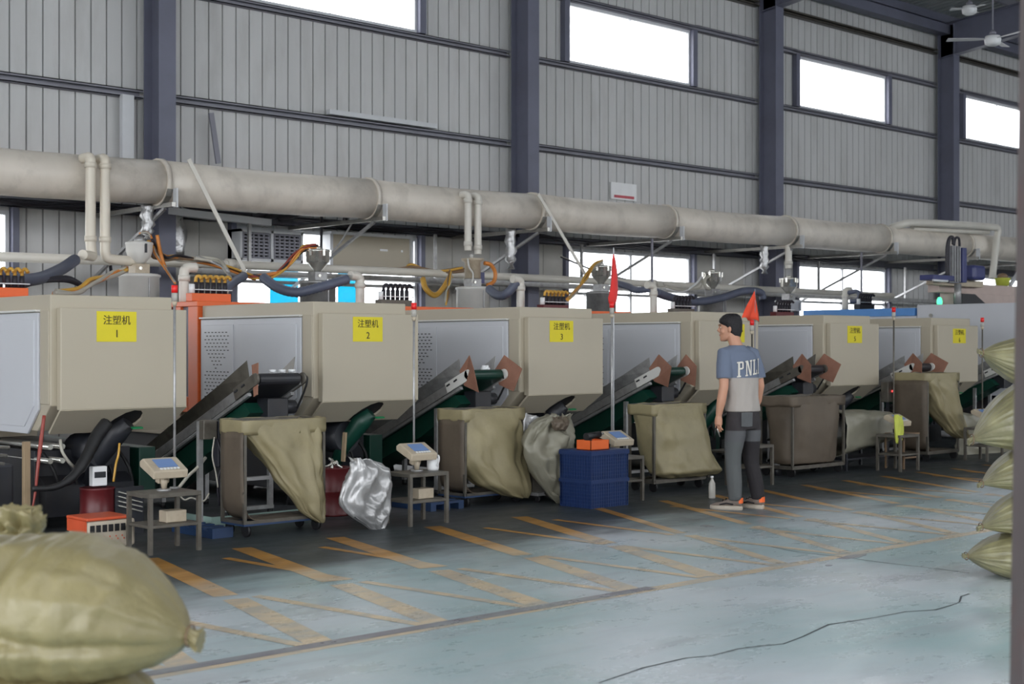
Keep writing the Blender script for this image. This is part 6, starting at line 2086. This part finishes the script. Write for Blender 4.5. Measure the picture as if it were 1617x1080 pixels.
# ---------------------------------------------------------------- woven sacks
def sack(label, c, axis, L, Wd, H, seed, m='sack', tip=1.0, droop=0.0, crease=False, pleat=1.0, flat=0.8, group=None, sag=0.0, updip=0.0, pw=1.9, pq=0.72, neck_=0.13, ext=0.16, vfold=0.0):
    """c centre of the base; axis horizontal unit vector towards the tied end; L,Wd,H half sizes"""
    c = V(c)
    ax = V(axis).normalized()
    sd = V((ax.y, -ax.x, 0))
    rings = []
    ns, nt_ = 72, 96
    for k in range(ns + 1):
        s = -1 + (2 + ext) * k / ns
        if s <= 1:
            e = abs(s)
            pr = max(0.0, 1 - e ** (2.6 if s < 0 else pw)) ** (0.62 if s < 0 else pq)
            neck = neck_ if s > 0 else 0.02
            pr = max(pr, neck * (1 if s > 0.9 else 0) + (0.02 if s <= 0 else 0.0))
            if s > 0.9:
                pr = max(pr, neck_)
        else:
            pr = neck_ + (s - 1) * 0.9 * tip
        near = max(0.0, (abs(s) - 0.35) / 0.65) if s < 1 else 1.0
        ring = []
        for j in range(nt_):
            q = 2 * math.pi * j / nt_
            a, b_ = math.cos(q), math.sin(q)
            a2 = math.copysign(abs(a) ** 0.8, a)
            b2 = math.copysign(abs(b_) ** 0.9, b_)
            w = 0.045 * noise.noise(V((a * 1.6 + seed, b_ * 1.6, s * 1.8)))
            w += 0.028 * noise.noise(V((a * 4.0 + seed, b_ * 4.0, s * 2.2 + 7)))
            ph = 1.8 * noise.noise(V((s * 1.5, seed, 3)))
            pl = math.sin(15 * q + ph + seed) * 0.5 + math.sin(29 * q - ph * 2 + seed * 2) * 0.35 + noise.noise(V((a * 9, b_ * 9, s * 2 + seed))) * 0.8
            w += 0.034 * pleat * pl * (0.28 + near ** 1.2) * min(1.0, pr * 2.2)
            if vfold:
                w += vfold * (0.35 - 1.5 * abs(noise.noise(V((s * 7 + seed, b_ * 1.2, a * 0.8))))) * (0.4 + abs(b_))
                w += vfold * 0.5 * (0.3 - 1.5 * abs(noise.noise(V((s * 17 + seed, b_ * 2.0, a)))))
            if s > 0.96:
                w += 0.03 * math.sin(9 * q + seed) * (s - 0.9) * 6
            if crease:
                dq = (q - crease + 0.30 * s + 0.07 * math.sin(6 * s) + math.pi) % (2 * math.pi) - math.pi
                g_ = math.exp(-(dq / 0.10) ** 2)
                w -= 0.11 * g_ * max(0, 1 - abs(s) ** 3)
            rad = pr * (1 + w) if s < 1 else pr + w * 0.6
            y = a2 * Wd * rad
            z = b2 * H * rad
            z = max(z, -H * flat * (1 + 0.04 * w) if pr > 0.3 else -9)
            z -= droop * max(0, s) ** 2.4 * H
            z += updip * max(0, s - 0.8)
            p = c + ax * (s * L) + sd * y + V((0, 0, z + H * flat))
            ring.append(tuple(p))
        rings.append(ring)
    o = MB().loft(rings, True, True).build('woven_sack', M[m])
    tag(o, label, 'sack', group)
    # cord round the tied neck
    zc = H * flat - droop * H * 1.0
    nk = c + ax * (L * 1.0) + V((0, 0, zc))
    n = 14
    pts = [nk + sd * (0.15 * Wd * math.cos(2 * math.pi * j / n)) + V((0, 0, 0.15 * H * math.sin(2 * math.pi * j / n))) for j in range(n + 1)]
    MB().tube(pts, 0.003, 6).build('tie_cord', M['hose_b'], o)
    return o


def cam_pt(px, b_, z):
    return None


# foreground stack at the left
AX = (0.7309, -0.6825, 0)
def fg(u, b_, z):
    return V((0.7309 * u + 0.6825 * b_, -0.6825 * u + 0.7309 * b_, z))


sack('olive woven sack lying across the foreground at the lower left, topmost of its stack', fg(-1.32, 4.0, 0.545), (0.70, -0.714, 0), 0.42, 0.34, 0.197, 2.2, droop=0.40, tip=0.9, neck_=0.09, ext=0.07, pw=2.2, pq=0.66, vfold=0.07, crease=6.18, flat=0.82, group='sacks in the foreground stack', pleat=0.5)
sack('olive woven sack under the top one at the lower left edge of the picture', fg(-1.42, 4.02, 0.275), (0.72, -0.69, 0), 0.44, 0.34, 0.165, 5.1, vfold=0.06, pw=2.6, neck_=0.08, ext=0.05, flat=0.82, group='sacks in the foreground stack')
sack('bottom woven sack of the foreground stack', fg(-1.42, 4.0, 0.0), (0.72, -0.69, 0), 0.46, 0.36, 0.168, 6.4, flat=0.82, group='sacks in the foreground stack')
sack('olive sack with a ruffled tied end poking up behind the foreground stack', fg(-2.02, 4.9, 0.55), (0.74, -0.67, 0), 0.40, 0.30, 0.20, 9.6, flat=0.8, droop=-0.1, tip=0.5, group='sacks behind the foreground stack')
mouth = bpy.context.scene.objects['woven_sack.003']
limp([(fg(-1.66, 4.62, 0.915), fg(-1.545, 4.62, 0.912)), (fg(-1.69, 4.63, 0.88), fg(-1.525, 4.63, 0.865)), (fg(-1.72, 4.66, 0.84), fg(-1.54, 4.66, 0.82)), (fg(-1.80, 4.7, 0.80), fg(-1.57, 4.7, 0.78)), (fg(-1.84, 4.75, 0.74), fg(-1.6, 4.75, 0.72))], 0.14, 'sack', 'gathered_mouth', 'x', 'x', 4.4, 0.03, parent=mouth)
sack('sack under the ruffled one behind the foreground stack', fg(-2.05, 4.9, 0.275), (0.74, -0.67, 0), 0.42, 0.32, 0.168, 3.6, flat=0.82, group='sacks behind the foreground stack')
sack('bottom sack behind the foreground stack', fg(-2.05, 4.9, 0.0), (0.74, -0.67, 0), 0.42, 0.32, 0.168, 7.6, flat=0.82, group='sacks behind the foreground stack')

# stack at the right, tied ends towards the aisle
BR = 8.9
rs = [(1522, 878, 0.0, 0.155, 'bottom striped pale sack of the right-hand stack, touching the floor'),
      (1545, 832, 0.265, 0.16, 'second sack up of the right-hand stack'),
      (1546, 764, 0.54, 0.155, 'middle sack of the right-hand stack, its cord end hanging'),
      (1531, 694, 0.80, 0.225, 'largest sack of the right-hand stack, second from the top'),
      (1546, 557, 1.19, 0.18, 'topmost sack of the right-hand stack, stray threads at its tied end')]
for i, (tx, ty, z, H, lb) in enumerate(rs):
    u_tip = (tx - 808.5) / 2246 * BR
    L_ = 0.36
    tz = 1.436 - (ty - 548) / 2246 * BR
    dr = (z + H * 0.85 - tz) / H
    sack(lb, fg(u_tip + L_ * 1.04, BR, z), (-0.7309, 0.6825, 0), L_, 0.30, H, 11.3 + i * 2.7, m='sack_w', droop=dr, flat=0.85, pleat=2.4, tip=0.3, pw=1.5, pq=0.8, neck_=0.06, ext=0.06, group='sacks in the right-hand stack')

# ---------------------------------------------------------------- steel post close to the camera
p = thing('post', 'blurred brown-grey steel post close to the camera at the right edge', 'post', tuple(fg(1.235, 3.3, 0)))
a0 = fg(1.222, 3.3, 0)
a1 = fg(1.262, 3.3, 3.2)
q0, q1 = fg(1.21, 3.3, 0), fg(1.262, 3.3, 3.4)
d = V((0.7309, -0.6825, 0)) * 0.05
e = V((0.6825, 0.7309, 0)) * 0.05
vs = [q0 + a * d + b_ * e for a, b_ in ((-1, -1), (1, -1), (1, 1), (-1, 1))] + [q1 + a * d + b_ * e for a, b_ in ((-1, -1), (1, -1), (1, 1), (-1, 1))]
MB().add(vs, [(3, 2, 1, 0), (4, 5, 6, 7), (0, 1, 5, 4), (1, 2, 6, 5), (2, 3, 7, 6), (3, 0, 4, 7)]).build('post_tube', M['post'], p, bevel=0.006)
c = fg(1.21, 3.3, 0)
MB().cbox((c.x, c.y, 0.006), (0.2, 0.2, 0.012), rz=-0.75).build('base_plate', M['post'], p)
